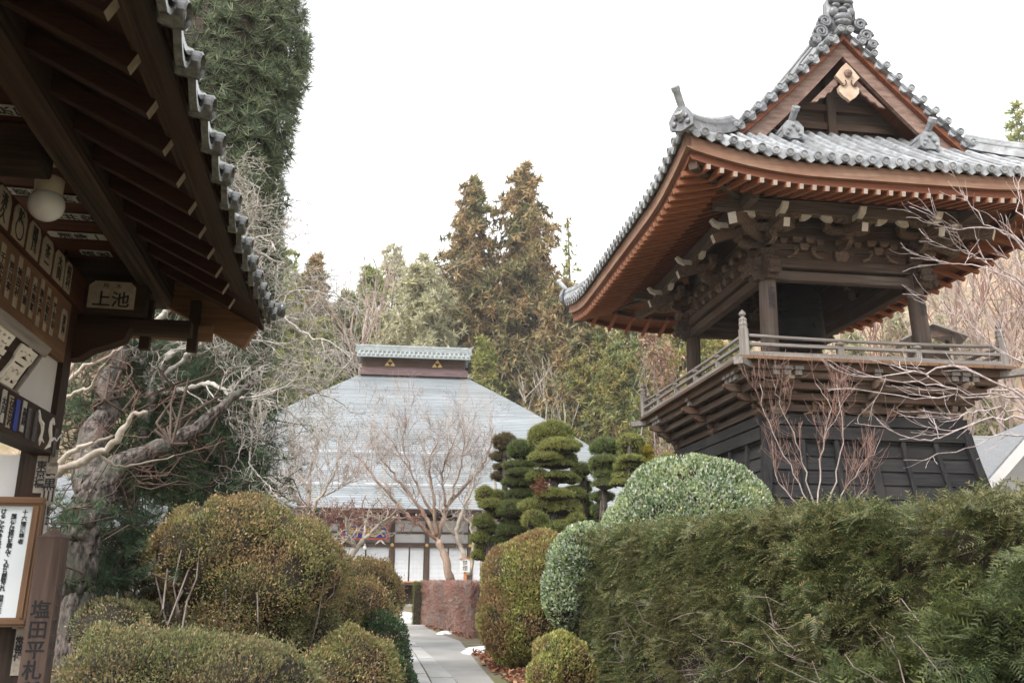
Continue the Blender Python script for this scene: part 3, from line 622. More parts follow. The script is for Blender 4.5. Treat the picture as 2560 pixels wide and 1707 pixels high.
# ------------------------------------------------------------ ground, hill, path
def sp(x, k=4.0): return np.logaddexp(0, x / k) * k
def hill(x, y):
    x = np.asarray(x, float); y = np.asarray(y, float)
    a = 0.62 * sp(y - 66) + 0.55 * sp(-x - 45 + 0.1 * y, 6)
    b = 0.66 * sp(0.8 * (x - 19) + 0.36 * (y - 38))
    h = np.maximum(a, b) + 0.25 * np.minimum(a, b)
    h = 46 - sp(46 - h, 5)
    return G + np.maximum(h - 0.02, 0) + np.where(h > 2, 0.5 * np.sin(x * .21 + y * .13) + 0.35 * np.sin(x * .5 - y * .37), 0)
SOIL = noise_mat('garden_soil', (0.1, 0.075, 0.05), (0.27, 0.22, 0.165), (1.6, 1.6, 1.6), rough=0.95, bump=0.6, c2=(0.13, 0.14, 0.06), blot=.5)
LITTER = noise_mat('leaf_covered_slope', (0.2, 0.13, 0.085), (0.46, 0.34, 0.24), (1.2, 1.2, 1.2), rough=0.95, bump=0.8, c2=(0.2, 0.19, 0.09), blot=.12)
PAVE = noise_mat('grey_paving', (0.26, 0.255, 0.25), (0.4, 0.395, 0.385), (1.2, 1.2, 1.2), rough=0.75, c2=(0.3, 0.29, 0.26), blot=.8, bump=.2)
SLAB = noise_mat('pale_flagstone', (0.36, 0.36, 0.355), (0.52, 0.52, 0.51), (2.2, 2.2, 2.2), rough=0.7, c2=(0.38, 0.37, 0.34), blot=1.3, bump=.2, isl=.25)
GRAVEL = noise_mat('pale_gravel', (0.42, 0.41, 0.39), (0.6, 0.59, 0.57), (30, 30, 30), rough=0.9, bump=.5)
STONE = noise_mat('cut_stone', (0.3, 0.295, 0.28), (0.46, 0.45, 0.43), (5, 5, 5), rough=0.85, bump=.3)
gx = np.concatenate([np.arange(-260, -60, 12), np.arange(-60, 90, 2.5), np.arange(90, 271, 12)]); gy = np.concatenate([np.arange(-60, 20, 8), np.arange(20, 150, 2.5), np.arange(150, 340, 14)])
XX, YY = np.meshgrid(gx, gy); ZZg = hill(XX, YY); ny, nx = XX.shape
idx = np.arange(nx * ny).reshape(ny, nx); FQ = np.stack([idx[:-1, :-1], idx[:-1, 1:], idx[1:, 1:], idx[1:, :-1]], -1).reshape(-1, 4)
VV = np.stack([XX, YY, ZZg], -1).reshape(-1, 3)
flat = (VV[FQ][:, :, 2].max(1) < G + .15)
tag(npmesh('ground', VV, FQ[flat], SOIL, smooth=True), kind='structure')
tag(npmesh('hillside', VV, FQ[~flat], LITTER, smooth=True), kind='structure')
def gp(px, py, dz=0): p = atz(px, py); return np.array([p[0], p[1], G + dz])
RE = [gp(*q) for q in ((1500, 2100), (1335, 1800), (1236, 1707), (1196, 1660), (1168, 1625), (1150, 1602), (1100, 1584), (1062, 1566), (1042, 1549))]
JE = [gp(*q) for q in ((1330, 2100), (1190, 1790), (1145, 1707), (1088, 1650), (1050, 1618), (1030, 1602), (1012, 1584), (1000, 1566), (993, 1549))]
LE = [gp(*q) for q in ((900, 2100), (930, 1790), (945, 1707), (962, 1650), (975, 1618), (980, 1602), (984, 1584), (980, 1566), (976, 1549))]
mb = MB(); n = len(RE); mb.add([p + [0, 0, .006] for p in JE] + [p + [0, 0, .006] for p in RE], [(i, n + i, n + i + 1, i + 1) for i in range(n - 1)]); tag(mb.build('path', PAVE), kind='structure')
mb = MB()                                   # flagstones beside the paving, with open joints
def lerp_line(Ln, t): f = t * (len(Ln) - 1); i = min(int(f), len(Ln) - 2); return Ln[i] + (Ln[i + 1] - Ln[i]) * (f - i)
NS = 26
for i in range(NS):
    for j in range(3):
        t0, t1 = (i + .012) / NS, (i + .985) / NS; u0, u1 = j / 3 + .012, (j + 1) / 3 - .012
        sh = (.5 / NS) * (j % 2)
        q = [lerp_line(LE, min(1, t + sh)) * (1 - u) + lerp_line(JE, min(1, t + sh)) * u for t, u in ((t0, u0), (t0, u1), (t1, u1), (t1, u0))]
        h = .016 + .003 * ((i * 5 + j * 3) % 3)
        mb.add([p + [0, 0, -.02] for p in q] + [p + [0, 0, h] for p in q], [(4, 5, 6, 7), (0, 1, 5, 4), (1, 2, 6, 5), (2, 3, 7, 6), (3, 0, 4, 7)])
tag(mb.build('flagstone_path', SLAB), kind='structure')
mb = MB(); mb.add([(-16, 26.6, G + .01), (9, 27.4, G + .01), (9, 45.0, G + .01), (-16, 43.0, G + .01)], [(0, 1, 2, 3)]); tag(mb.build('gravel_court', GRAVEL), kind='structure')

# ------------------------------------------------------------ main hall
hp = at(1050, 1400, 47); HROT = R(7)
HALL = thing('temple_hall', 'broad temple hall with huge pale blue grey hipped metal roof and white paper doors', 'temple hall', (hp[0], hp[1], 0), HROT)
METAL = noise_mat('pale_metal_roofing', (0.19, 0.215, 0.235), (0.3, 0.325, 0.345), (.45, .45, 7), rough=0.5, spec=.45, c2=(0.2, 0.225, 0.235), blot=.35, isl=.16, streak=((1.3, .09, .09), (0.25, 0.24, 0.225)))
COPPER = noise_mat('green_copper_tile', (0.19, 0.215, 0.215), (0.34, 0.365, 0.365), (3, 3, 3), rough=.45)
PURPLE = noise_mat('purplish_board', (0.11, 0.07, 0.068), (0.19, 0.13, 0.13), (1, 8, 8), rough=.7)
RA, RB, RZ = (-3.95, 2.76), 10.0, 14.7; EA, EB, EZ = (-15.3, 14.2), (-1.6, 21.6), 5.12
NC = 80
corners = lambda t: [np.array([EA[i] + (RA[i] - EA[i]) * t, EB[j] + (RB - EB[j]) * t, EZ + (RZ - EZ) * (t + .035 * math.sin(pi * t))]) for i, j in ((0, 0), (1, 0), (1, 1), (0, 1))]
for k, nm in enumerate(('front', 'right', 'back', 'left')):
    mb = MB()
    for i in range(NC):
        c0, c1 = corners(i / NC), corners((i + 1) / NC); a, b = c0[k], c0[(k + 1) % 4]; c, d = c1[(k + 1) % 4], c1[k]
        l = np.array([0, 0, .022]); m = max(1, int(np.linalg.norm(b - a) / 2.2))
        mb.add([a + l, b + l, c, d, a - l * 1.2, b - l * 1.2], [(0, 1, 2, 3), (4, 5, 1, 0)])
    mb.build('roof', METAL, HALL)
mb = MB(); c = corners(0); z = np.array([0, 0, .22])
for k in range(4): mb.add([c[k] - [0, 0, .03], c[(k + 1) % 4] - [0, 0, .03], c[(k + 1) % 4] - z, c[k] - z], [(0, 1, 2, 3)])
mb.build('eave_edge', WK['x'], HALL)
mb = MB(); mb.add([c[0] - z, c[1] - z, c[2] - z, c[3] - z], [(0, 1, 2, 3)]); mb.build('eave_underside', WD['y'], HALL)
for i in range(60):
    x = EA[0] + .6 + i * .48; mb = MB(); mb.beam((x, .3, 4.86), (x, -1.5, 4.82), .08, .1, end=1); mb.build('rafter', [WD['y'], WHITE], HALL) if -8 < x < 8 else None
for t in (.11, .3):
    cc = corners(t); mb = MB(); a, b = cc[0], cc[1]
    mb.beam(a + (b - a) * .17 + [0, -.1, .16], a + (b - a) * .62 + [0, -.1, .16], .045, .05); mb.build('snow_guard', noise_mat('galvanised_rail', (.6, .62, .64), (.75, .77, .78)), HALL)
mb = MB(); mb.box(-4.1, 2.95, 9.45, 10.55, 14.55, 15.0); mb.box(-3.95, 2.8, 9.6, 10.4, 15.0, 15.12); mb.build('ridge_base', PURPLE, HALL)
mb = MB(); mb.box(-3.75, 2.55, 9.7, 10.3, 15.12, 15.75)
for x in (-3.85, 2.65): mb.box(x - .12, x + .12, 9.66, 10.34, 15.121, 15.74)
mb.build('ridge_box', [WN['x']], HALL)
mb = MB()
for i in range(25):
    x = -4.15 + 7.1 * i / 24; mb.tube([(x, 8.95, 15.72), (x, 9.5, 15.98), (x, 9.98, 16.28)], .085, 8); mb.tube([(x, 11.05, 15.72), (x, 10.5, 15.98), (x, 10.02, 16.28)], .085, 6)
for s in (-1, 1): mb.add([(-4.3, 10 + s * 1.05, 15.68), (3.1, 10 + s * 1.05, 15.68), (3.1, 10, 16.25), (-4.3, 10, 16.25), (-4.3, 10 + s * 1.05, 15.6), (3.1, 10 + s * 1.05, 15.6)], [(0, 1, 2, 3), (4, 5, 1, 0)])
mb.build('ridge_cap_tiles', COPPER, HALL)
mb = MB(); mb.box(-4.2, 3.0, 9.8, 10.2, 16.2, 16.5); mb.tube([(-4.2, 10, 16.56), (3.0, 10, 16.56)], .13, 8)
for x in np.arange(-3.6, 2.9, .82): mb.lathe([(.16, -.03), (.16, .03)], (x, 10, 16.56), 10, axis=(1, 0, 0))
for x, s in ((-4.2, -1), (3.0, 1)): mb.prism([(0, -.45), (s * .28, -.35), (s * .22, 0), (s * .42, .3), (0, .1)], (x, 9.85, 16.5), (1, 0, 0), (0, 0, 1), (0, 1, 0), .3)
mb.build('ridge_tiles', COPPER, HALL)
for x in (-2.15, .95):
    mb = MB()
    for dx, dz in ((0, .17), (-.18, -.1), (.18, -.1)): mb.prism([(dx - .17, dz - .13), (dx + .17, dz - .13), (dx, dz + .13)], (x, 9.66, 15.42), (1, 0, 0), (0, 0, 1), (0, -1, 0), .04)
    mb.build('three_triangle_crest', GOLD, HALL)
# facade
colx = [-13.2, -11.2, -9.2, -7.4, -5.75, -4.15, -1.46, .33, 2.58, 4.7, 6.8, 8.9, 11.0, 12.6]
for x in colx:
    mb = MB(); mb.box(x - .11, x + .11, -.1, .12, G, 4.75); mb.build('post', WD['z'], HALL)
for z0, z1, th in ((1.36, 1.56, .12), (3.24, 3.48, .13), (3.94, 4.04, .07), (4.62, 4.8, .12)):
    mb = MB(); mb.box(-13.3, 12.7, -th, .06, z0, z1); mb.build('wall_beam', WD['x'], HALL)
mb = MB(); mb.box(-13.3, 12.7, -.14, -.121, 1.5, 1.56); mb.build('red_sill', ORANGE, HALL)
mb = MB(); mb.box(-13.2, 12.6, .02, .1, 3.4, 4.7); mb.build('plaster_wall', PLASTER, HALL)
mb = MB(); mb.box(-13.2, 12.6, .3, .36, G, 1.4); mb.build('underfloor_shade', WK['x'], HALL)  # near-black sheet standing in for the shadow under the floor
for x0, x1, y0, y1 in ((-13.2, -13.12, .1, 20), (12.52, 12.6, .1, 20)):
    mb = MB(); mb.box(x0, x1, y0, y1, G, 4.8); mb.build('side_wall', PLASTER, HALL)
for xa, xb in zip(colx, colx[1:]):
    n_ = 2
    for i in range(n_):
        x0 = xa + .12 + (xb - xa - .24) * i / n_; x1 = xa + .12 + (xb - xa - .24) * (i + 1) / n_; zb = 2.55 if -4.2 < xa < -2 else 1.56
        mb = MB(); mb.box(x0 + .015, x1 - .015, .0 + .02 * (i % 2), .03 + .02 * (i % 2), zb, 3.24); p = mb.build('paper_door', SHOJI, HALL)
        mb = MB(); yy = -.012 + .02 * (i % 2)
        for a, b, cc, d in ((x0, x0 + .035, zb, 3.24), (x1 - .035, x1, zb, 3.24)): mb.box(a, b, yy - .01, yy + .03, cc, d)
        mb.build('door_frame', WD['z'], p)
        mb = MB()
        for q in np.linspace(zb + .2, 3.1, 7): mb.box(x0 + .036, x1 - .036, yy, yy + .011, q, q + .012)
        for q in np.linspace(x0 + .2, x1 - .2, 3): mb.box(q, q + .01, yy + .001, yy + .0112, zb, 3.23)
        mb.build('door_lattice', noise_mat('pale_lattice', (.6, .6, .6), (.68, .68, .68)) if 'pale_lattice' not in bpy.data.materials else bpy.data.materials['pale_lattice'], p)
        if zb > 2:
            mb = MB(); mb.box(x0, x1, .0, .05, 1.56, 2.42); mb.box(x0, x1, -.03, .06, 2.42, 2.55); mb.build('wainscot', WD['x'], HALL)
for x in colx[5:9]:
    mb = MB(); mb.lathe([(.09, 0), (.08, .03), (.03, .05), (.001, .055)], (x, -.13, 3.36), 12, axis=(0, -1, 0)); mb.build('nail_cover', GOLD, HALL)
mb = MB(); mb.box(-4.6, -1.0, -1.2, -.15, G, .75); mb.box(-4.4, -1.2, -.8, -.15, .75, 1.15); mb.build('entrance_steps', STONE, HALL)
mb = MB(); mb.box(-13.6, 13, -.6, 20, G - .1, G + .12); mb.build('stone_base', STONE, HALL)
# name plaque over the entrance, hung tilted
hx = lambda a, b, z: np.array([hp[0] + cos(HROT) * a - sin(HROT) * b, hp[1] + sin(HROT) * a + cos(HROT) * b, z])
PQ = thing('name_plaque', 'blue plaque with gold characters in a red frame over the hall entrance', 'plaque', hx(-2.87, -.35, 4.0), HROT)
mb = MB(); mb.box(-1.08, 1.08, -.02, .04, -.3, .3); mb.build('plaque_panel', BLUE, PQ)
mb = MB()
for a in ((-1.22, 1.22, -.06, .06, .3, .4), (-1.22, 1.22, -.06, .06, -.4, -.3), (-1.22, -1.08, -.059, .059, -.3, .3), (1.08, 1.22, -.059, .059, -.3, .3)): mb.box(*a)
mb.build('plaque_frame', RED, PQ)
for i, ch in enumerate('寺禅龍大'): text(ch, .52, (-.75 + .5 * i, -.035, 0), (1, 0, 0), (0, 0, 1), GOLD, PQ, bold=.012, depth=.01)
for x in (-.95, .8):
    mb = MB(); mb.prism([(-.28, -.22), (0, .1), (.28, -.22), (.1, -.14), (0, -.02), (-.1, -.14)], (x, -.02, -.42), (1, 0, 0), (0, 0, 1), (0, 1, 0), .05); mb.build('plaque_bracket', WHITE, PQ)
LB = thing('porch_lamp', 'small white globe lamp under the beam left of the hall doors', 'lamp', hx(-2.85, -.25, 3.2), HROT)
mb = MB(); sphere_add(mb, (0, 0, 0), .11); mb.build('globe', GLOBE, LB, smooth=True)
mb = MB(); mb.lathe([(.05, .1), (.045, .2), (.02, .22)], (0, 0, 0), 10); mb.build('lamp_fitting', CREAM, LB)

# ------------------------------------------------------------ side hall on the left (only its far corner shows)
sp0 = at(190, 820, 4.9); SROT = R(10.4)
SH = thing('side_hall', 'dark timber side hall with deep eaves, wavy tile edge and pasted paper slips', 'temple building', (sp0[0], sp0[1], 0), SROT)
sl = lambda a, b, z: np.array([sp0[0] + cos(SROT) * a - sin(SROT) * b, sp0[1] + sin(SROT) * a + cos(SROT) * b, z])
def bx(name, m, *a, par=SH): mb = MB(); mb.box(*a); return mb.build(name, m, par)
COLM = bx('corner_post', WK['z'], -.15, 0, -.13, .0, G, 3.12)
bx('tie_beam', WK['y'], -.1, .02, -6, -.131, 2.245, 2.45)
bx('upper_plaster', PLASTER, -.06, -.03, -6, -.131, 2.45, 2.76)
bx('head_beam', WT['y'], -.11, .0, -6, -.001 - .13, 2.76, 3.1)
bx('plate_beam', WC['y'], -.13, .02, -6, .16, 3.1, 3.29)
bx('lower_plaster', PLASTER, -4, -.15, -.09, -.05, G, 2.245)
bx('inner_post', WK['z'], -4.0, -3.85, -.13, 0, G, 3.1)
bx('base_board', WK['x'], -3.85, -.15, -.12, -.05, G, .75)
bx('gable_board', WK['x'], -1.2, .36, .12, .15, 3.27, 3.62)
bx('gable_board', WK['x'], -1.2, -.12, .0, .04, 3.29, 3.6)
# flat boarded ceiling, planks across
for i in range(34):
    b0 = .25 - i * .145
    bx('ceiling_plank', WC['x'], -1.2, .31, b0 - .143, b0, 3.47 + .004 * (i % 2), 3.5)
mb = MB(); mb.beam((.36, -5.6, 3.385), (.36, .5, 3.385), .13, .2, ch=.018); mb.build('eave_purlin', WKB['y'], SH)
mb = MB(); mb.beam((-1.2, -1.52, 3.37), (.25, -1.52, 3.37), .16, .2, ch=.02); mb.build('cross_beam', WK['x'], SH)
mb = MB(); mb.beam((-1.2, -3.4, 3.37), (.3, -3.4, 3.37), .16, .2, ch=.02); mb.build('cross_beam', WK['x'], SH)
RS = .5
rz = lambda a: 3.145 + (.85 - a) * RS
for k in range(19):
    b = -.06 - .285 * k
    mb = MB(); mb.beam((.3, b, rz(.3) + .04), (.86, b, rz(.86) + .04), .048, .066, ch=.003, end=1); mb.build('rafter', [WKR['x'], PAPER], SH)
mb = MB(); mb.add([(-.4, -5.8, rz(-.4) + .1), (1.0, -5.8, rz(1.0) + .1), (1.0, .5, rz(1.0) + .1), (-.4, .5, rz(-.4) + .1), (-.4, -5.8, rz(-.4) + .13), (1.0, -5.8, rz(1.0) + .13), (1.0, .5, rz(1.0) + .13), (-.4, .5, rz(-.4) + .13)], [(0, 1, 2, 3), (7, 6, 5, 4), (1, 5, 6, 2), (2, 6, 7, 3)]); mb.build('roof_boarding', WKR['x'], SH)
elift = lambda b: .13 * max(0, (b + 1.2) / 1.75) ** 2
EBs = np.linspace(-5.8, .56, 30)
mb = MB(); mb.sweep([(.85, b, rz(.85) + .07 + elift(b) * .6) for b in EBs], [(0, 0), (0, .02), (.125, -.045), (.125, -.065)], (1, 0, 0)); mb.build('eave_board', WKB['y'], SH)
mb = MB(); mb.sweep([(.985, b, rz(.985) + .075 + elift(b)) for b in EBs], [(0, -.015), (0, .06), (-.04, .06), (-.04, -.015)], (1, 0, 0)); mb.build('eave_fascia', WK['y'], SH)
# wavy eave tiles, one thing's surface: each with its hanging edge and round end
mb = MB(); TP = .268
for i in range(24):
    b1 = .6 - TP * i; b0 = b1 - TP
    t = np.linspace(0, 1, 9)
    wv = lambda q: (-.075 * math.sin(pi * min(1, q / .72)) if q < .72 else .04 * math.sin(pi * (q - .72) / .28))
    prof = [(b0 + TP * q, wv(q)) for q in t]
    for j, s0 in enumerate(np.arange(0, 1.5, .24)):
        A0, A1 = 1.04 - s0, 1.04 - s0 - .26
        V = []
        for (b, z) in prof: V += [(A0, b, rz(A0) + .165 + z * .5 + elift(b)), (A1, b, rz(A1) + .15 + z * .5 + elift(b)), (A0, b, rz(A0) + .14 + z * .5 + elift(b))]
        mb.add(V, [(3 * q, 3 * q + 1, 3 * q + 4, 3 * q + 3) for q in range(8)] + [(3 * q + 2, 3 * q, 3 * q + 3, 3 * q + 5) for q in range(8)])
    V = []
    for (b, z) in prof: V += [(1.045, b, rz(1.06) + .15 + z + elift(b)), (1.045, b, rz(1.06) + .15 + z * 1.08 - .015 + elift(b)), (1.02, b, rz(1.06) + .15 + z + elift(b)), (1.02, b, rz(1.06) + .15 + z * 1.08 - .015 + elift(b))]
    mb.add(V, [(4 * q, 4 * q + 1, 4 * q + 5, 4 * q + 4) for q in range(8)] + [(4 * q + 2, 4 * q + 6, 4 * q + 7, 4 * q + 3) for q in range(8)] + [(4 * q + 1, 4 * q + 3, 4 * q + 7, 4 * q + 5) for q in range(8)])
    bc = b0 + TP * .88; zc = rz(1.06) + .145 + elift(bc)
    mb.lathe([(.043, -.05), (.045, .03), (.037, .035), (.033, .018), (.018, .018), (.014, .026), (.001, .028)], (1.035, bc, zc), 14, axis=(1, 0, -.12))
mb.build('eave_tiles', MTILE, SH, smooth=False)
mb = MB()
for z, a, ln in ((.2, .98, .22), (.16, .75, .22)):
    p = np.array([a, .62, rz(a) + z + .08]); mb.tube([p - [.3, 0, -.14], p, p + [ln * .5, .02, .01]], .05, 12); mb.lathe([(.05, -.01), (.052, .02), (.04, .025), (.036, .015), (.001, .018)], p + [ln * .5, .02, .01], 14, axis=(1, .1, .0))
mb.build('verge_tile', MTILE, SH, smooth=True)
# bargeboard and arms of the far gable
mb = MB(); mb.beam((-1.3, .46, rz(-1.3) + .015), (.93, .46, rz(.93) + .015), .07, .19, ch=.006); mb.build('bargeboard', WT['x'], SH)
mb = MB(); mb.beam((-.02, .05, 3.2), (.36, .05, 3.2), .09, .22, ch=.01); mb.build('bracket_board', WK['x'], SH)
mb = MB(); mb.beam((-.3, .1, 3.05), (.62, .1, 3.05), .1, .09, ch=.012); mb.build('bracket_arm', WK['x'], SH)
mb = MB(); mb.prism([(-.02, .05), (.3, .05), (.27, -.03), (.18, -.07), (.1, -.1), (.04, -.15), (-.02, -.16)], (0, -.02, 2.97), (1, 0, 0), (0, 0, 1), (0, 1, 0), .11); mb.build('curved_bracket', WK['x'], SH)
for a in (.28, .56): bx('hanging_peg', WK['z'], a, a + .06, .3, .36, 2.97, 3.3)
mb = MB(); mb.beam((-.1, .35, 3.1), (.7, .35, 3.1), .08, .1, ch=.01); mb.build('bracket_arm', WT['x'], SH)
# pasted slips with names
U3, UB, UA = np.array([0, 0, 1.]), np.array([0, 1., 0]), np.array([1., 0, 0])
def slip(o, ex, ey, w, h, words, mat=PAPER, ts=None, line=.92, rounded=True, ink=INK, border=False, bold=.0012):
    o, ex, ey = [np.array(q, float) for q in (o, ex, ey)]; en = np.cross(ex, ey)
    mb = MB(); e = min(w, h) * .18 if rounded else .001
    poly = [(-w / 2, -h / 2), (w / 2, -h / 2), (w / 2, h / 2 - e), (w / 2 - e, h / 2), (-w / 2 + e, h / 2), (-w / 2, h / 2 - e)]
    mb.prism(poly, o, ex, ey, en, .004); s = mb.build('paper_slip', mat, SH)
    n = len(words); sz = ts or min(w * .95, h / max(1, n) * .95)
    if n: text(words, sz, o + en * .0055, ex, ey, ink, s, bold=bold, line=line, depth=.0006)
    return s
row = (('清久', -1.3), ('幹◯', -1.09), ('國風', -.89), ('茶一', -.69), ('木関', -.49), ('根村', -.33))
for w_, b in row: slip((.021, b, 3.195), UB, U3, .165 if b < -.4 else .11, .165, w_, ts=.075, mat=PAPER, line=.85)
for i, w_ in enumerate(('大黒屋', '千社会', '深川亭', '神田村', '山門前', '木挽町', '南条屋', '笠取坂', '平井寺')): slip((.002, -1.28 + .108 * i, 2.955 - .004 * (i % 3)), UB, U3, .052, .25 - .02 * (i % 3), w_, rounded=i % 2 == 0, line=1.0)
slip((.002, -.24, 2.95), UB, U3, .1, .17, '東海', ts=.06)
for (px, py, L_, w_) in ((60, 278, .34, '京屋文'), (20, 338, .3, '二川'), (60, 370, .4, '金蝶堂'), (50, 400, .46, '永観館'), (55, 478, .4, '木原松'), (165, 495, .34, '梅屋四'), (178, 540, .3, '安井堂'), (195, 588, .36, '清寿一'), (240, 632, .2, '高松'), (258, 664, .36, '黒岩寿')):
    d = ray(px, py); q = EYE + d * ((3.467 - 1.6) / d[2]); r_ = q - np.array([sp0[0], sp0[1], 0]); a_ = r_[0] * cos(SROT) + r_[1] * sin(SROT); b_ = -r_[0] * sin(SROT) + r_[1] * cos(SROT)
    slip((a_, b_, 3.466), -UB, -UA, .085, L_ * .85, w_, mat=PAPERW, ts=.08, line=1.05)
s_ = slip((.17, .004, 3.21), UA, U3, .26, .165, '', mat=PAPER)
text('上池', .1, (.17, -.0015, 3.185), (1, 0, 0), (0, 0, 1), INK, s_, vertical=False, bold=.0015, sx=1.05)
text('所　木', .035, (.17, -.0015, 3.265), (1, 0, 0), (0, 0, 1), INK, s_, vertical=False, bold=0)
def gface(px, py, b):                       # local point on the plane b = const
    d = ray(px, py); B_ = np.array([-sin(SROT), cos(SROT), 0]); P0 = np.array([sp0[0], sp0[1], 0]); t = ((P0 - EYE) @ B_ + b) / (d @ B_); q = EYE + d * t - P0
    return np.array([q[0] * cos(SROT) + q[1] * sin(SROT), b, q[2]])
mb = MB()
for px, py, w, h, words, m in ((102, 1185, .055, .2, '東京橋', PAPER), (130, 1170, .06, .06, '', PAPERW), (122, 1225, .07, .15, '黒川', PAPER), (50, 1530, .05, .16, '尊屋', PAPER), (47, 1620, .045, .26, '常善代', PAPERW), (135, 1145, .04, .09, '', PAPERW)):
    p = gface(px, py, -.1315); slip(p, UA, U3, w, h, words, mat=noise_mat('worn_paper', (.2, .17, .14), (.4, .36, .31), (30, 30, 30)) if 'worn_paper' not in bpy.data.materials else bpy.data.materials['worn_paper'], rounded=False)
slip((.0015, -.06, 1.98), UB, U3, .06, .33, '山号東立', mat=PAPERW, rounded=False, ts=.055)
for b, z, m, w_ in ((-.95, 2.36, PAPERW, '木戸'), (-.86, 2.35, PAPER, '石井沢'), (-.77, 2.35, BLUE, ''), (-.68, 2.36, PAPERW, '高原'), (-.6, 2.34, FADED, ''), (-.5, 2.34, FADED, ''), (-.16, 2.31, FADED, '')):
    slip((.0215, b, z), UB, U3, .05, .15, w_, mat=m, rounded=False)
# white carved wave shapes on the tie beam
for pts in ([(-.47, 2.43), (-.44, 2.385), (-.4, 2.37), (-.385, 2.34), (-.38, 2.3), (-.33, 2.285)], [(-.385, 2.33), (-.4, 2.285), (-.39, 2.26)], [(-.21, 2.4), (-.24, 2.425), (-.27, 2.4), (-.27, 2.36), (-.25, 2.335), (-.23, 2.31), (-.18, 2.33), (-.14, 2.32), (-.06, 2.37)], [(-.235, 2.32), (-.25, 2.28), (-.3, 2.255)]):
    mb = MB(); n = len(pts); r = np.interp(np.linspace(0, 1, n), [0, .4, 1], [.006, .014, .003]); mb.tube([(.021, b, z) for b, z in pts], r, 6); mb.build('white_carving', WHITE, SH)
wn = at(235, 245, 3.02); sphn = MB(); sphere_add(sphn, (0, 0, 0), .026, n=8); wo_ = tag(sphn.build('wasp_nest', noise_mat('grey_papery_nest', (.05, .04, .038), (.14, .115, .105), (60, 60, 60))), 'small grey wasp nest stuck under the dark rafters', 'wasp nest'); wo_.location = wn
# globe lamp
lp = at(116, 512, 3.72); LMP = thing('ceiling_lamp', 'white globe lamp with cream collar hanging under the side hall beams', 'lamp', lp, SROT)
mb = MB(); k_ = .078; mb.lathe([(.001, -k_)] + [(k_ * sin(a), -k_ * cos(a)) for a in np.linspace(.2, 2.45, 14)], (0, 0, 0), 24); mb.build('globe', GLOBE, LMP, smooth=True)
mb = MB(); mb.lathe([(.056, .045), (.06, .05), (.062, .125), (.056, .13), (.001, .13)], (0, 0, 0), 24); mb.build('lamp_collar', CREAM, LMP, smooth=False)
mb = MB(); mb.tube([(0, 0, .13), (0, 0, 3.4 - lp[2])], .012, 6); mb.build('lamp_stem', WK['z'], LMP)
# framed notice
np_ = gface(110, 1243, -.2); nq = gface(76, 1566, -.2); NW, NH = 1.25, np_[2] - nq[2]
NB = thing('notice_board', 'framed white notice with black vertical writing on the side hall wall', 'notice board', sl(np_[0] - NW / 2, -.2, (np_[2] + nq[2]) / 2), SROT)
NB.rotation_euler = (R(-2), 0, SROT)
mb = MB(); mb.box(-NW / 2 + .03, NW / 2 - .03, .005, .02, -NH / 2 + .03, NH / 2 - .03); mb.build('notice_panel', BOARDW, NB)
for nm, a in (('frame_rail', (-NW / 2, NW / 2, -.015, .03, NH / 2 - .045, NH / 2)), ('frame_rail', (-NW / 2, NW / 2, -.015, .03, -NH / 2, -NH / 2 + .045)), ('frame_stile', (-NW / 2, -NW / 2 + .045, -.016, .031, -NH / 2 + .045, NH / 2 - .045)), ('frame_stile', (NW / 2 - .045, NW / 2, -.016, .031, -NH / 2 + .045, NH / 2 - .045))):
    mb = MB(); mb.box(*a); x0, x1, y0, y1, z0, z1 = a
    mb.box(x0 + (.0 if nm == 'frame_rail' else .014), x1 - (.0 if nm == 'frame_rail' else .014), y0 - .008, y0, z0 + (.014 if nm == 'frame_rail' else 0), z1 - (.014 if nm == 'frame_rail' else 0)); mb.build(nm, WT['x' if nm == 'frame_rail' else 'z'], NB)
for i, s in enumerate(('十六羅漢尊者', '　羅漢とは修行を積んで、人から尊敬され、供養を受', 'けることができる位にまでなったお釈迦様の弟子のこ', 'とで、その内の十六尊が特に優れているとして敬われ', 'て、この寺にも古くから伝えられています。')):
    x = NW / 2 - .085 - .052 * i; hgt = .18 if i == 0 else NH - .13 - (.026 if i == 1 else 0)
    text(s.strip('　'), .0285, (x, .003, NH / 2 - .062 - hgt / 2 - (.026 if i == 1 else 0)), (1, 0, 0), (0, 0, 1), INK, NB, bold=.0006, depth=.0008, line=hgt / len(s.strip('　')) / .0285 / 1.0)
# wooden name board with white brush characters
WBD = thing('name_board', 'dark wooden board with raised white brush characters above the side hall tie beam', 'name board', sl(.035, -1.3, 2.575), SROT)
WBD.rotation_euler = (0, R(27), SROT)
mb = MB(); mb.box(-.015, .02, -.52, .5, -.11, .09); mb.build('board_panel', WK['y'], WBD)
for nm, a in (('board_frame', (-.02, .035, -.55, .55, .09, .145)), ('board_frame', (-.02, .035, -.55, .55, -.14, -.11)), ('board_frame', (-.019, .034, .5, .52, -.11, .09))):
    mb = MB(); mb.box(*a); mb.build(nm, WG['y'], WBD)
for i, ch in enumerate('羅窟'): text(ch, .235, (.024, .06 + .3 * i, -.01), (0, 1, 0), (0, 0, 1), WHITE, WBD, bold=.006, depth=.006)
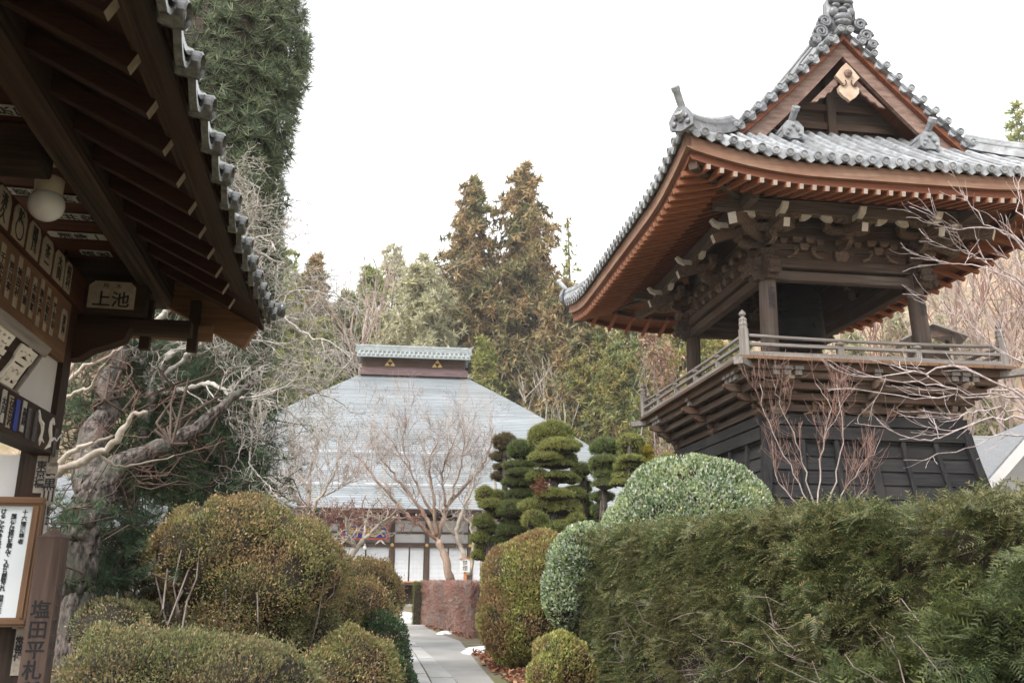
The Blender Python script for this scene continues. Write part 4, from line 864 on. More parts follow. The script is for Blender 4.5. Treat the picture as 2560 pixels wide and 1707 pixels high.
# signpost
SP = thing('signpost', 'brown square wooden post with black vertical characters and pointed top', 'signpost', sl(.135, -.33, G), SROT)
mb = MB(); w = .058; H_ = 1.5; mb.box(-w, w, -w, w, 0, H_); V = [(-w - .002, -w - .002, H_), (w + .002, -w - .002, H_), (w + .002, w + .002, H_), (-w - .002, w + .002, H_), (0, 0, H_ + .05)]; mb.add(V, [(0, 1, 4), (1, 2, 4), (2, 3, 4), (3, 0, 4)]); mb.build('post', WS['z'], SP)
text('塩田平札所', .092, (0, -w - .001, .965), (1, 0, 0), (0, 0, 1), INK, SP, bold=.0012, line=1.02)
text('田十四国番', .07, (w + .001, 0, 1.08), (0, 1, 0), (0, 0, 1), FADED, SP, line=1.2)
# no smoking sign
ns = at(1162, 1450, 25.8); NS_ = thing('warning_sign', 'small white roofed sign reading no smoking on an orange stake behind the red hedge', 'sign', (ns[0], ns[1], G), R(3)); NS_.scale = (1.2, 1.2, 1.2)
mb = MB(); mb.box(-.03, .03, .02, .06, 0, 1.35); mb.build('stake', ORANGE, NS_)
mb = MB(); mb.box(-.115, .115, 0, .02, 1.28, 1.58); mb.build('sign_panel', noise_mat('white_board', (.78, .78, .78), (.84, .84, .84)), NS_)
mb = MB(); mb.beam((-.16, .01, 1.575), (0, .01, 1.625), .08, .018); mb.beam((.16, .01, 1.5745), (0, .01, 1.6245), .079, .018); mb.build('sign_roof', ORANGE, NS_)
text('禁煙', .125, (0, -.002, 1.43), (1, 0, 0), (0, 0, 1), INK, NS_, bold=0)
# storehouse on the right
def wall_house(name, label, px, Y, W_, D_, hw, rise, rot, roofm, wallm, over=.7):
    p = at(px, 1450, Y); r = thing(name, label, 'building', (p[0], p[1], 0), rot)
    mb = MB(); z = hw
    mb.box(-W_ / 2, W_ / 2, 0, D_, G, z); mb.add([(-W_ / 2, .0, z), (W_ / 2, .0, z), (0, .0, z + rise)], [(0, 1, 2)]); mb.add([(-W_ / 2, D_, z), (W_ / 2, D_, z), (0, D_, z + rise)], [(0, 2, 1)]); mb.build('wall', wallm, r)
    return r, p
ST, stp = wall_house('storehouse', 'white plastered storehouse gable with pale verge beside the black skirted tower', 2640, 25, 6.4, 9, 2.6, 3.2, R(-8), METAL, PLASTER)
for s in (-1, 1):
    e = np.array([s * 3.9, 0, 1.95]); t = np.array([0, 0, 6.0])
    mb = MB(); mb.add([e + [0, -.7, 0], t + [0, -.7, 0], t + [0, 9.7, 0], e + [0, 9.7, 0], e + [0, -.7, .14], t + [0, -.7, .14], t + [0, 9.7, .14], e + [0, 9.7, .14]], [(0, 3, 2, 1), (4, 5, 6, 7), (0, 1, 5, 4), (0, 4, 7, 3)]); mb.build('roof', TILED, ST)
    mb = MB(); mb.beam(e + [0, -.66, -.12], t + [0, -.66, -.12], .12, .26); mb.build('verge_board', PLASTER, ST)
for x in (-2.2, 0, 2.2):
    mb = MB(); mb.box(x - .22, x + .22, -.65, 0, 3.95 - abs(x) * .6 + .5, 4.2 - abs(x) * .6 + .5); mb.build('purlin_end', PLASTER, ST)
B2p = at(2500, 1200, 36); B2 = thing('outbuilding', 'low building with pale ribbed metal roof behind the white storehouse', 'building', (B2p[0], B2p[1], 0), R(4))
mb = MB(); mb.box(-6, 7, 0, 7, G, 4.3); mb.build('wall', PLASTER, B2)
mb = MB()
for i in range(28):
    t0, t1 = i / 28, (i + 1) / 28; mb.add([(-6.6, -1 + 4.8 * t0, 4.2 + 3.9 * t0 + .05), (7.6, -1 + 4.8 * t0, 4.2 + 3.9 * t0 + .05), (7.6, -1 + 4.8 * t1, 4.2 + 3.9 * t1), (-6.6, -1 + 4.8 * t1, 4.2 + 3.9 * t1), (-6.6, -1 + 4.8 * t0, 4.2 + 3.9 * t0 - .03), (7.6, -1 + 4.8 * t0, 4.2 + 3.9 * t0 - .03)], [(0, 1, 2, 3), (4, 5, 1, 0)])
mb.add([(-6.6, 3.8, 8.1), (7.6, 3.8, 8.1), (7.6, 8.4, 4.2), (-6.6, 8.4, 4.2)], [(0, 1, 2, 3)]); mb.build('roof', METAL, B2)
mb = MB(); mb.box(2.0, 2.06, -.9, 3.4, 0, 0.01) if False else mb.beam((.8, -.95, 4.36), (.8, 3.3, 7.8), .06, .05); mb.build('roof_rail', WHITE, B2)
# little shrine on the slope, seen under the tower's balcony rail
shp = at(2330, 862, 42); SHR = thing('hillside_shrine', 'small dark roofed wooden shelter on the slope seen past the tower post', 'shelter', shp, R(-15))
zb = shp[2]
mb = MB(); mb.add([(-1.5, -.8, .2), (0, -.8, .95), (1.5, -.8, .2), (-1.5, 1.4, .2), (0, 1.4, .95), (1.5, 1.4, .2), (-1.5, -.8, .12), (0, -.8, .85), (1.5, -.8, .12), (-1.5, 1.4, .12), (0, 1.4, .85), (1.5, 1.4, .12)], [(0, 1, 4, 3), (1, 2, 5, 4), (6, 9, 10, 7), (7, 10, 11, 8), (0, 6, 7, 1), (1, 7, 8, 2)]); mb.build('roof', WG['x'], SHR)
for x in (-.9, .9):
    for y in (-.4, 1.0):
        mb = MB(); mb.box(x - .07, x + .07, y - .07, y + .07, -3.5, .5); mb.build('post', WD['z'], SHR)
mb = MB(); mb.prism([(-1, .1), (1, .1), (0, .7)], (0, -.5, .15), (1, 0, 0), (0, 0, 1), (0, 1, 0), .05); mb.build('gable_wall', WD['x'], SHR)
mb = MB(); mb.box(-.95, .95, .95, 1.0, -3.5, .15); mb.build('rear_wall', WN['x'], SHR)
# low white building glimpsed through the pine
lbp = at(285, 1400, 30); LBD = thing('garden_building', 'low white walled building glimpsed through the pine branches on the left', 'building', (lbp[0], lbp[1], 0), R(7))
mb = MB(); mb.box(-6, 3, 0, 5, G, 3.4); mb.build('wall', PLASTER, LBD)
mb = MB(); mb.prism([(-.8, 3.2), (2.5, 5.2), (5.8, 3.2), (2.5, 5.05)], (-6.6, 0, 0), (0, 1, 0), (0, 0, 1), (1, 0, 0), 10.2); mb.build('roof', TILED, LBD)
for x in np.arange(-5.5, 2.6, .5):
    mb = MB(); mb.box(x, x + .07, -.06, 0, 1.0, 2.9); mb.build('window_bar', WK['z'], LBD)
for z in (1.0, 2.9, 3.2):
    mb = MB(); mb.box(-6, 3, -.08, -.061, z, z + .12); mb.build('wall_beam', WK['x'], LBD)

# ------------------------------------------------------------ plants: helpers
def frames(d, rng):
    z = nrm(d); x = nrm(np.cross(rng.normal(size=z.shape), z)); return np.stack([x, np.cross(z, x), z], -1)
def scatter(T, F, pos, rot, sc):
    T = np.asarray(T, np.float32); F = np.asarray(F, np.int32); N = len(pos)
    V = np.einsum('nij,mj->nmi', np.asarray(rot, np.float32), T) * np.asarray(sc, np.float32).reshape(-1, 1, 1) + np.asarray(pos, np.float32)[:, None]
    return V.reshape(-1, 3), (F[None] + (np.arange(N, dtype=np.int32) * len(T))[:, None, None]).reshape(-1, F.shape[1])
LEAF = (np.array([(0, 0, 0), (.22, .06, .5), (0, 0, 1), (-.22, .06, .5)]), np.array([(0, 1, 2, 3)]))
BLEAF = (np.array([(0, 0, 0), (.25, .08, .35), (.2, .1, .7), (0, .02, 1), (-.2, .1, .7), (-.25, .08, .35), (0, 0, .5)]), np.array([(0, 1, 6, 5), (1, 2, 3, 6), (6, 3, 4, 5)]))
def tuft(n, spread, w, rng, l0=.7, droop=0.0):
    """n needles leaving one point, unit length"""
    V = []; F = []
    for i in range(n):
        a = rng.uniform(0, 2 * pi); th = spread * math.sqrt(rng.uniform(.03, 1)); d = np.array([sin(th) * cos(a), sin(th) * sin(a), cos(th)]); l = rng.uniform(l0, 1)
        s = nrm(np.cross(d, rng.normal(size=3))) * w
        V += [s, -s, d * l - np.array([0, 0, droop * l * l])]; F.append((3 * i, 3 * i + 1, 3 * i + 2))
    return np.array(V), np.array(F)
def frond(n, w, rng, curve=.25):
    """flat conifer spray: a curved axis with needle pairs, unit length along z"""
    V = []; F = []
    for i in range(n):
        t = (i + .6) / n; c = np.array([0, -curve * t * t, t]); L = .3 * (1 - .65 * t) * rng.uniform(.8, 1.1)
        for s in (-1, 1):
            e = c + np.array([s * L, -curve * .3 * L * t - .05 * L, L * .75]); b = len(V)
            V += [c - [0, 0, w], c + [0, 0, w], e]; F.append((b, b + 1, b + 2))
    b = len(V); V += [np.array([-.012, 0, 0]), np.array([.012, 0, 0]), np.array([0, -curve, 1.0])]; F.append((b, b + 1, b + 2))
    return np.array(V), np.array(F)
def multi(temps, pos, dirs, sc, rng):
    """scatter a few templates at random, merged"""
    k = rng.integers(0, len(temps), len(pos)); Vs = []; Fs = []; o = 0
    for i, (T, F) in enumerate(temps):
        m = k == i
        if not m.any(): continue
        V, f = scatter(T, F, pos[m], frames(dirs[m], rng), sc[m]); Vs.append(V); Fs.append(f + o); o += len(V)
    return np.vstack(Vs), np.vstack(Fs)
def lumps(d, rng, n=7, amp=.06, f=4):
    v = np.zeros(len(d))
    for _ in range(5): k = rng.normal(size=3) * f * 2.6; v += .55 * np.sin(d @ k + rng.uniform(0, 6.3))
    for _ in range(n): k = rng.normal(size=3) * f; v += np.sin(d @ k + rng.uniform(0, 6.3))
    return 1 + amp * v / math.sqrt(n)
def lobe_points(lobes, per_m2, rng, amp=.05, depth=.1, zmin=G, inner=.9, f=4):
    """points and outward normals on the joined skin of ellipsoids (c, r)"""
    P = []; Nn = []
    for i, (c, r) in enumerate(lobes):
        c = np.array(c); r = np.array(r); A = 4 * pi * ((r[0] * r[1]) ** 1.6 / 3 + (r[0] * r[2]) ** 1.6 / 3 + (r[1] * r[2]) ** 1.6 / 3) ** (1 / 1.6)
        n = int(A * per_m2); u = nrm(rng.normal(size=(n, 3))); m = lumps(u, rng, amp=amp, f=f) - np.abs(rng.normal(0, depth, n))
        p = c + u * r * m[:, None]; k = p[:, 2] > zmin + .02
        for j, (c2, r2) in enumerate(lobes):
            if j != i: k &= (((p - c2) / r2) ** 2).sum(1) > inner ** 2
        P.append(p[k]); Nn.append(nrm(u / r)[k])
    return np.vstack(P), np.vstack(Nn)
def px_lobe(px, py, rx, ry, Y, dr=1.0):
    c = at(px, py, Y); k = Y / FOC * 1.03; return (c, (rx * k, rx * k * dr, ry * k))
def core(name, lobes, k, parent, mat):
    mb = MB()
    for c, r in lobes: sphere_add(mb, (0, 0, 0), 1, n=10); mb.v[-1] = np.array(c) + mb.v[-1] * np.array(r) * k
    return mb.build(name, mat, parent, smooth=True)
def wand(p, q, rng, n=5, wig=.08, sag=0):
    p = np.array(p, float); q = np.array(q, float); t = np.linspace(0, 1, n)[:, None]; L = np.linalg.norm(q - p)
    W_ = rng.normal(0, wig * L, (n, 3)); W_[0] = 0; W_[-1] = 0
    return p + (q - p) * t + W_ + np.array([0, 0, sag]) * np.sin(pi * t)
def bush(name, label, cat, lobes, mat, n, size, seed, group=None, tmpl=None, core_mat=None, ck=.8, stems=14, up=.35, rnd=.8, amp=.085, depth=.1, bare=0.0, shoots=0, stem_mat=None, leafname='foliage', f=4):
    rng = np.random.default_rng(seed)
    c0 = np.mean([c for c, r in lobes], 0); root = thing(name, label, cat, (c0[0], c0[1], G), 0, group)
    o = np.array([c0[0], c0[1], G]); L = [(np.array(c) - o, r) for c, r in lobes]
    P, N_ = lobe_points(L, n, rng, amp=amp, depth=depth, zmin=0, f=f)
    if bare:
        k = rng.uniform(0, 1, len(P)) > bare * np.clip(.35 - N_[:, 2], 0, 1) * (.5 + .9 * (lumps(N_, rng, amp=1, f=5) > 1)); P, N_ = P[k], N_[k]
    gp_ = lumps(P, rng, n=5, amp=1, f=5) - 1; k = rng.uniform(0, 1, len(P)) > np.clip((gp_ - .35) * .9, 0, .8); P, N_ = P[k], N_[k]
    if shoots:
        k = rng.uniform(0, 1, len(P)) < shoots; P[k] += N_[k] * rng.uniform(.02, .09, (k.sum(), 1))
    d = N_ * .7 + rng.normal(0, rnd, P.shape) * .6 + [0, 0, up]
    s = size * rng.uniform(.65, 1.2, len(P))
    V, F = multi(tmpl or [LEAF], P - nrm(d) * s[:, None] * .5, d, s, rng)
    npmesh(leafname, V, F, mat, root)
    if core_mat: core('twig_core', L, ck, root, core_mat)
    if stems:
        mb = MB()
        for _ in range(stems):
            c, r = L[rng.integers(len(L))]; u = nrm(rng.normal(size=3) * [1, 1, .8]); q = c + u * np.array(r) * rng.uniform(.8, 1.0)
            b = np.array([c[0] * .9 + rng.normal(0, .06), c[1] * .9 + rng.normal(0, .06), 0])
            if q[2] < .05: continue
            P_ = wand(b, q, rng, 6, .06); mb.tube(P_, np.linspace(.018, .006, 6), 5)
        if mb.v: mb.build('stems', stem_mat or TWIG, root)
    return root
AZ = leaf_mat('azalea_leaf', [(0, (.108, .132, .051)), (.45, (.238, .267, .102)), (.75, (.375, .346, .143)), (.9, (.453, .281, .140)), (1, (.599, .429, .234))], [(0, (.140, .124, .060)), (.4, (.299, .226, .108)), (.8, (.453, .259, .139)), (1, (.603, .499, .293))], nscale=2.2)
AZG = leaf_mat('green_azalea_leaf', [(0, (.101, .124, .059)), (.5, (.256, .276, .127)), (.85, (.404, .405, .185)), (1, (.568, .335, .204))], [(0, (.155, .152, .081)), (.6, (.356, .310, .165)), (1, (.568, .339, .221))], nscale=1.6)
DKG = leaf_mat('dark_evergreen_leaf', [(0, (.024, .048, .022)), (.6, (.064, .112, .048)), (1, (.144, .192, .080))], spec=.5, rough=.4)
YG = leaf_mat('yellow_green_leaf', [(0, (.196, .233, .067)), (.5, (.409, .447, .143)), (.85, (.596, .578, .210)), (1, (.588, .355, .171))], [(0, (.212, .193, .083)), (.5, (.353, .261, .124)), (1, (.487, .249, .157))], nscale=2.4)
VAR = leaf_mat('variegated_leaf', [(0, (.066, .120, .046)), (.35, (.169, .262, .114)), (.6, (.416, .527, .286)), (.85, (.620, .620, .620)), (.97, (.620, .620, .620)), (1, (.620, .620, .167))], [(0, (.107, .179, .070)), (.5, (.457, .568, .290)), (.85, (.620, .620, .559)), (1, (.620, .620, .147))], nscale=1.7, rough=.4, spec=.5)
REDL = leaf_mat('reddish_bare_twig', [(0, (.2, .09, .07)), (.5, (.42, .22, .17)), (1, (.62, .42, .36))], [(0, (.16, .12, .1)), (.5, (.4, .3, .27)), (.9, (.62, .5, .46)), (1, (.2, .22, .1))], nscale=2.2, trans=0)

# ------------------------------------------------------------ azaleas and shrubs
GA = 'clipped azaleas on the left'
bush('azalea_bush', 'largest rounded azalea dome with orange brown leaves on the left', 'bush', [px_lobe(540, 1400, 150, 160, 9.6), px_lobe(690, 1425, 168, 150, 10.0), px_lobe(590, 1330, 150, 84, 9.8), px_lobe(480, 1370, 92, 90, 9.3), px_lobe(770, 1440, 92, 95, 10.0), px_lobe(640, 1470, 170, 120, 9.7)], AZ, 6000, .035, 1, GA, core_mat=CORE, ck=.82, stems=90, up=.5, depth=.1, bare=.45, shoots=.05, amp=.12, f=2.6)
bush('azalea_bush', 'low wide green azalea in front of the largest dome, bottom left', 'bush', [px_lobe(300, 1705, 150, 120, 7.6), px_lobe(430, 1690, 150, 108, 7.9), px_lobe(560, 1715, 160, 112, 7.9), px_lobe(690, 1720, 110, 95, 8.2)], AZG, 6200, .033, 2, GA, core_mat=CORE, stems=60, up=.5, shoots=.06, amp=.12)
bush('azalea_bush', 'round azalea beside the path between the dome and paving', 'bush', [px_lobe(894, 1545, 93, 98, 11.5), px_lobe(830, 1560, 85, 80, 11.2)], AZ, 5600, .036, 3, GA, core_mat=CORE, stems=60, up=.5, bare=.6, shoots=.05, amp=.1)
bush('azalea_bush', 'rearmost brownish azalea nearest the hall doors', 'bush', [px_lobe(918, 1480, 86, 80, 14), px_lobe(958, 1500, 48, 58, 14.4)], AZ, 4800, .038, 4, GA, core_mat=CORE, stems=20, up=.5, bare=.5, shoots=.05, amp=.1)
bush('azalea_bush', 'front azalea lobe at the path edge, bottom of the picture', 'bush', [px_lobe(880, 1690, 108, 112, 9.6), px_lobe(800, 1720, 100, 90, 9.2)], AZ, 6000, .034, 5, GA, core_mat=CORE, stems=60, up=.5, bare=.6, shoots=.05, amp=.1)
bush('evergreen_shrub', 'dark green glossy shrub along the left edge of the path', 'shrub', [px_lobe(965, 1660, 62, 110, 10.6), px_lobe(985, 1740, 58, 90, 10.2), px_lobe(940, 1590, 48, 60, 11.2)], DKG, 5200, .036, 6, core_mat=CORE, stems=8)
bush('azalea_bush', 'small grey twiggy azalea left of the largest dome', 'bush', [px_lobe(388, 1510, 72, 62, 10.2)], AZG, 3600, .03, 7, GA, stems=60, up=.5, core_mat=CORE, ck=.7)
bush('azalea_bush', 'loose green azalea at the foot of the pine trunk', 'bush', [px_lobe(270, 1575, 95, 75, 8.8), px_lobe(330, 1560, 70, 60, 9.2)], AZG, 4600, .03, 8, GA, stems=30, up=.5, core_mat=CORE, ck=.75)
bush('azalea_bush', 'shaded azalea filling the gap below the largest dome', 'bush', [px_lobe(600, 1570, 185, 105, 9.9), px_lobe(755, 1575, 95, 95, 10.2), px_lobe(460, 1560, 90, 90, 9.6)], AZG, 5200, .033, 9, GA, stems=70, up=.4, core_mat=CORE, ck=.8)
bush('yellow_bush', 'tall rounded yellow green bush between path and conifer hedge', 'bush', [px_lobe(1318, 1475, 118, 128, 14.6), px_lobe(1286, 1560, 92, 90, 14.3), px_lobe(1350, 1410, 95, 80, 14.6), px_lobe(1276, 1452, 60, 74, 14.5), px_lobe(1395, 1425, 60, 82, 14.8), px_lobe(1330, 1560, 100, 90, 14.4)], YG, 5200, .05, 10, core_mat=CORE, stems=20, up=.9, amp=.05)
bush('yellow_bush', 'small yellow green bush below the hedge end, by the fallen leaves', 'bush', [px_lobe(1395, 1650, 60, 70, 11.5), px_lobe(1440, 1670, 50, 60, 11.6), px_lobe(1365, 1690, 45, 50, 11.3)], YG, 5600, .042, 11, core_mat=CORE, stems=14, up=.9)
bush('variegated_bush', 'big dome of white edged leaves before the black skirted tower', 'bush', [px_lobe(1745, 1352, 212, 204, 13.6, .62), px_lobe(1592, 1345, 92, 96, 13.7, .8)], VAR, 4600, .056, 12, tmpl=[BLEAF], core_mat=CORE, ck=.86, stems=10, up=.7, amp=.03, depth=.06)
bush('variegated_bush', 'lower white edged bush at the left end of the hedge', 'bush', [px_lobe(1466, 1390, 84, 76, 13.5), px_lobe(1406, 1478, 50, 82, 13.5), px_lobe(1428, 1410, 60, 66, 13.6), px_lobe(1520, 1368, 50, 50, 13.4)], VAR, 4600, .056, 13, tmpl=[BLEAF], core_mat=CORE, ck=.86, stems=8, up=.6, amp=.06)
# red brown clipped hedge beside the path, and its green end
def hedge_box(name, label, cat, A0, A1, w, h, mat, n, size, seed, tmpl, corem, bareness=None, twigs=0, top_round=.15, jit=.05, up=.2, outw=.8, zlo=0.0, rnd=.6, split=None, gaps=0.0, layered=False):
    """clipped hedge from A0 to A1: foliage over its faces, twigs inside"""
    rng = np.random.default_rng(seed); A0 = np.array([*A0[:2], G]); A1 = np.array([*A1[:2], G]); L = np.linalg.norm(A1 - A0); d = (A1 - A0) / L; s_ = np.array([-d[1], d[0], 0.])
    root = thing(name, label, cat, A0, 0)
    hA, hB = h if isinstance(h, tuple) else (h, h)
    N_ = int(n * L * (2 * hA + w)); u = rng.uniform(0, 1, N_); q = rng.uniform(0, 2 * max(hA, hB) + w, N_)
    hh = hA + (hB - hA) * u; left = q < hh; right = q > hh + w
    side = np.where(left, w / 2, np.where(right, -w / 2, w / 2 - (q - hh))); z = np.where(left, q, np.where(right, 2 * hh + w - q, hh))
    ok = z > zlo
    nn = np.where(left, 1, np.where(right, -1, 0))[:, None] * s_ + np.where(left | right, 0, 1)[:, None] * np.array([0, 0, 1.])
    P = d * (u * L)[:, None] + s_ * side[:, None] + np.array([0, 0, 1.]) * z[:, None]
    bump = sum(np.sin(P @ rng.normal(0, 2.6, 3) + rng.uniform(0, 6)) for _ in range(6)) / 6
    P = P + nn * (bump * jit * np.where(left | right, 2.4, .5) - np.abs(rng.normal(0, jit, N_)))[:, None]
    k = ok
    for e_ in (0, 1):                       # both ends too
        m_ = int(n * w * (hA, hB)[e_]); P2 = d * (L * e_) + s_ * rng.uniform(-w / 2, w / 2, m_)[:, None] + np.array([0, 0, 1.]) * rng.uniform(zlo, (hA, hB)[e_], m_)[:, None] + d * ((2 * e_ - 1) * rng.uniform(-.12, .04, m_))[:, None]
        P = np.vstack([P, P2]); nn = np.vstack([nn, np.tile(d * (2 * e_ - 1), (m_, 1))]); u = np.append(u, np.full(m_, e_ * 1.)); z = np.append(z, P2[:, 2]); hh = np.append(hh, np.full(m_, (hA, hB)[e_]))
    N_ = len(P); k = z > zlo
    if gaps:
        g = sum(np.sin(P @ rng.normal(0, 3.2, 3) + rng.uniform(0, 6)) for _ in range(5)) / 5
        k = k & (rng.uniform(0, 1, N_) > np.clip((g - .05) * 2.2, 0, .9) * gaps)
    if bareness: k = k & (rng.uniform(0, 1, N_) > bareness(u, z / hh, nn, hh))
    P, nn = P[k], nn[k]; kk = k
    dd = nn * outw + rng.normal(0, rnd, P.shape) + [0, 0, up]; s = size * rng.uniform(.6, 1.2, len(P))
    if layered:                              # sprays fan out from branch tips in flat, slightly drooping layers
        z = nrm(dd); x = nrm(np.cross(np.array([0, 0, 1.]) + rng.normal(0, .35, z.shape), z)); Vs = []; Fs = []; o_ = 0; base = P - z * (size * .9)
        for a in np.linspace(-1.0, 1.0, 6):
            aa = a + rng.normal(0, .12, len(P)); dz = nrm(z * np.cos(aa)[:, None] + x * np.sin(aa)[:, None] + rng.normal(0, .1, z.shape) - [0, 0, .12]); xx = nrm(np.cross(np.cross(z, x), dz)); rot = np.stack([xx, np.cross(dz, xx), dz], -1)
            T, F0 = tmpl[rng.integers(len(tmpl))]; V, F = scatter(T, F0, base + dz * (size * .25), rot, size * (1.25 - .5 * abs(a)) * rng.uniform(.7, 1.2, len(P)) * (1 + .55 * u[kk])); Vs.append(V); Fs.append(F + o_); o_ += len(V)
        V, F = np.vstack(Vs), np.vstack(Fs)
    else: V, F = multi(tmpl, P - nrm(dd) * s[:, None] * .6, dd, s, rng)
    npmesh('foliage', V, F, mat, root)
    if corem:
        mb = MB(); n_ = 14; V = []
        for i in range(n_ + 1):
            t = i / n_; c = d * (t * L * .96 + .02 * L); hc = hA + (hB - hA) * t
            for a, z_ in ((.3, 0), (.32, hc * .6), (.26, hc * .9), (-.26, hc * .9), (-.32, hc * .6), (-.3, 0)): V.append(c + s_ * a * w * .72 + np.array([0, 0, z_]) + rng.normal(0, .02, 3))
        mb.add(V, [(i * 6 + j, i * 6 + (j + 1) % 6, i * 6 + 6 + (j + 1) % 6, i * 6 + 6 + j) for i in range(n_) for j in range(6)] + [(0, 1, 2, 3, 4, 5), tuple(n_ * 6 + 5 - j for j in range(6))]); mb.build('twig_core', corem, root)
    if twigs:
        mb = MB()
        for _ in range(twigs):
            t = rng.uniform(.02, .98); hc = hA + (hB - hA) * t; b = d * (t * L) + s_ * rng.uniform(-.15, .25) * w + np.array([0, 0, rng.uniform(.0, .5) * hc]); e = b + s_ * rng.uniform(.05, .34) * w + d * rng.normal(0, .25) + np.array([0, 0, rng.uniform(.1, .45)])
            P_ = wand(b, e, rng, 6, .13); mb.tube(P_, np.linspace(.008, .002, 6) * rng.uniform(.6, 1.2), 4)
            for _ in range(3):
                i = rng.integers(2, 5); e2 = P_[i] + rng.normal(0, .16, 3) + s_ * .12 + [0, 0, .06]; mb.tube(wand(P_[i], e2, rng, 4, .1), [.005, .004, .003, .002], 3)
        mb.build('bare_twigs', TWIG, root)
    return root
r0 = np.random.default_rng(3)
TW = [tuft(9, 1.1, .02, r0) for _ in range(3)]
R0, R1 = at(1062, 1500, 20.0), at(1330, 1500, 24)
hedge_box('red_hedge', 'low clipped hedge of red brown twigs beside the path before the hall', 'hedge', at(1082, 1500, 28.6), at(1215, 1500, 21.8), .8, 1.26, REDL, 800, .16, 21, TW, REDTWIG, jit=.06)
GH = leaf_mat('olive_needle', [(0, (.095, .114, .028)), (.6, (.228, .247, .067)), (1, (.380, .342, .133))])
bx0 = at(1044, 1500, 27.9); hedge_box('box_shrub', 'narrow olive green clipped end piece of the red hedge', 'shrub', bx0, bx0 + [.02, 1.0, 0], .36, 1.26, GH, 1500, .08, 22, TW, CORE, jit=.025)
# big conifer hedge on the right, running from close by to the yellow bush
r1 = np.random.default_rng(5)
FR = [frond(9, .034, r1, c) for c in (.15, .35, .55)]
YEW = leaf_mat('yew_needle', [(0, (.036, .057, .025)), (.4, (.095, .131, .050)), (.75, (.202, .234, .091)), (.95, (.355, .343, .147)), (1, (.465, .210, .094))], [(0, (.048, .057, .026)), (.5, (.137, .143, .059)), (1, (.295, .258, .118))], nscale=1.1, spec=.4, rough=.5)
HT0, HT1 = at(2760, 1185, 3.9), at(1424, 1338, 14.2)
hd = nrm(np.array([HT1[0] - HT0[0], HT1[1] - HT0[1], 0])); hs_ = np.array([-hd[1], hd[0], 0])
def bare(u, zr, nn, hh):
    b = .95 * np.exp(-((u - .62) / .16) ** 2) * np.clip((.62 - zr) * 2.6, 0, 1) + .6 * np.exp(-((u - .36) / .1) ** 2) * np.clip((.75 - zr) * 2.2, 0, 1) * (zr > .1)
    return np.clip(b, 0, .93)
hedge_box('conifer_hedge', 'long dark green conifer hedge filling the bottom right', 'hedge', HT0 - hs_ * .5, HT1 - hs_ * .5, 1.0, (HT0[2] - G + .02, HT1[2] - G - .02), YEW, 270, .14, 23, FR, CORE, bareness=bare, twigs=230, jit=.06, up=.1, outw=.8, rnd=.45, gaps=.95, layered=True)
r2 = np.random.default_rng(8)
FEA = leaf_mat('blue_green_needle', [(0, (.029, .049, .021)), (.5, (.078, .110, .049)), (1, (.193, .235, .097))], [(0, (.042, .055, .019)), (1, (.177, .193, .061))])
hedge_box('conifer_shrub', 'feathery blue green conifer shrub below the hedge, bottom right corner', 'shrub', at(2760, 1500, 3.5), at(2190, 1600, 5.6), .5, (1.5, .75), FEA, 300, .15, 24, FR, CORE, twigs=160, jit=.16, layered=True, gaps=.7)
# fallen leaves, moss and snow
rl = np.random.default_rng(11)
def litter(name, pts, n, mat, size, kind='stuff'):
    pts = np.array([gp(*q)[:2] for q in pts]); lo, hi = pts.min(0), pts.max(0); P = []
    while len(P) < n:
        q = rl.uniform(lo, hi); ins = False
        for i in range(len(pts)):
            a, b = pts[i], pts[i - 1]
            if (a[1] > q[1]) != (b[1] > q[1]) and q[0] < (b[0] - a[0]) * (q[1] - a[1]) / (b[1] - a[1]) + a[0]: ins = not ins
        if ins: P.append([q[0], q[1], G + rl.uniform(.012, .05)])
    P = np.array(P); d = rl.normal(size=P.shape) * [1, 1, .35]; V, F = scatter(*BLEAF, P, frames(d, rl), size * rl.uniform(.6, 1.3, n)); tag(npmesh(name, V, F, mat), kind=kind)
LT = leaf_mat('fallen_leaf', [(0, (.1, .035, .018)), (.5, (.24, .09, .045)), (.85, (.36, .18, .1)), (1, (.5, .36, .22))], trans=.1)
litter('fallen_leaves', ((1180, 1630), (1215, 1668), (1290, 1720), (1480, 1720), (1440, 1640), (1290, 1610)), 2600, LT, .075)
litter('path_edge_leaves', ((1040, 1545), (1075, 1572), (1180, 1600), (1200, 1585), (1100, 1560)), 900, LT, .07)
litter('azalea_leaf_litter', ((180, 1700), (330, 1720), (700, 1720), (900, 1600), (400, 1560), (200, 1600)), 2600, LT, .07)
SNOW = noise_mat('old_snow', (.7, .72, .75), (.82, .84, .86), (8, 8, 8), bump=.5, rough=.6)
for i, (px, py, rx, ry) in enumerate(((1205, 1624, 34, 6), (1180, 1632, 26, 4), (1112, 1583, 18, 5), (1235, 1617, 18, 5), (1012, 1541, 26, 3))):
    c = gp(px, py); k = c[1] / FOC; mb = MB(); m = 22; V = []
    for j in range(m):
        a = 2 * pi * j / m; q = 1 + .25 * sin(3 * a + i) + .15 * sin(7 * a); V += [c + np.array([cos(a) * rx * k * q, sin(a) * ry * k * 8 * q, .004]), c + np.array([cos(a) * rx * k * q * .75, sin(a) * ry * k * 8 * q * .75, .045])]
    V.append(c + np.array([0, 0, .075])); mb.add(V, [(2 * j, (2 * j + 2) % (2 * m), (2 * j + 3) % (2 * m), 2 * j + 1) for j in range(m)] + [(2 * j + 1, (2 * j + 3) % (2 * m), 2 * m) for j in range(m)]); tag(mb.build('snow_patch', SNOW, smooth=True), kind='stuff')

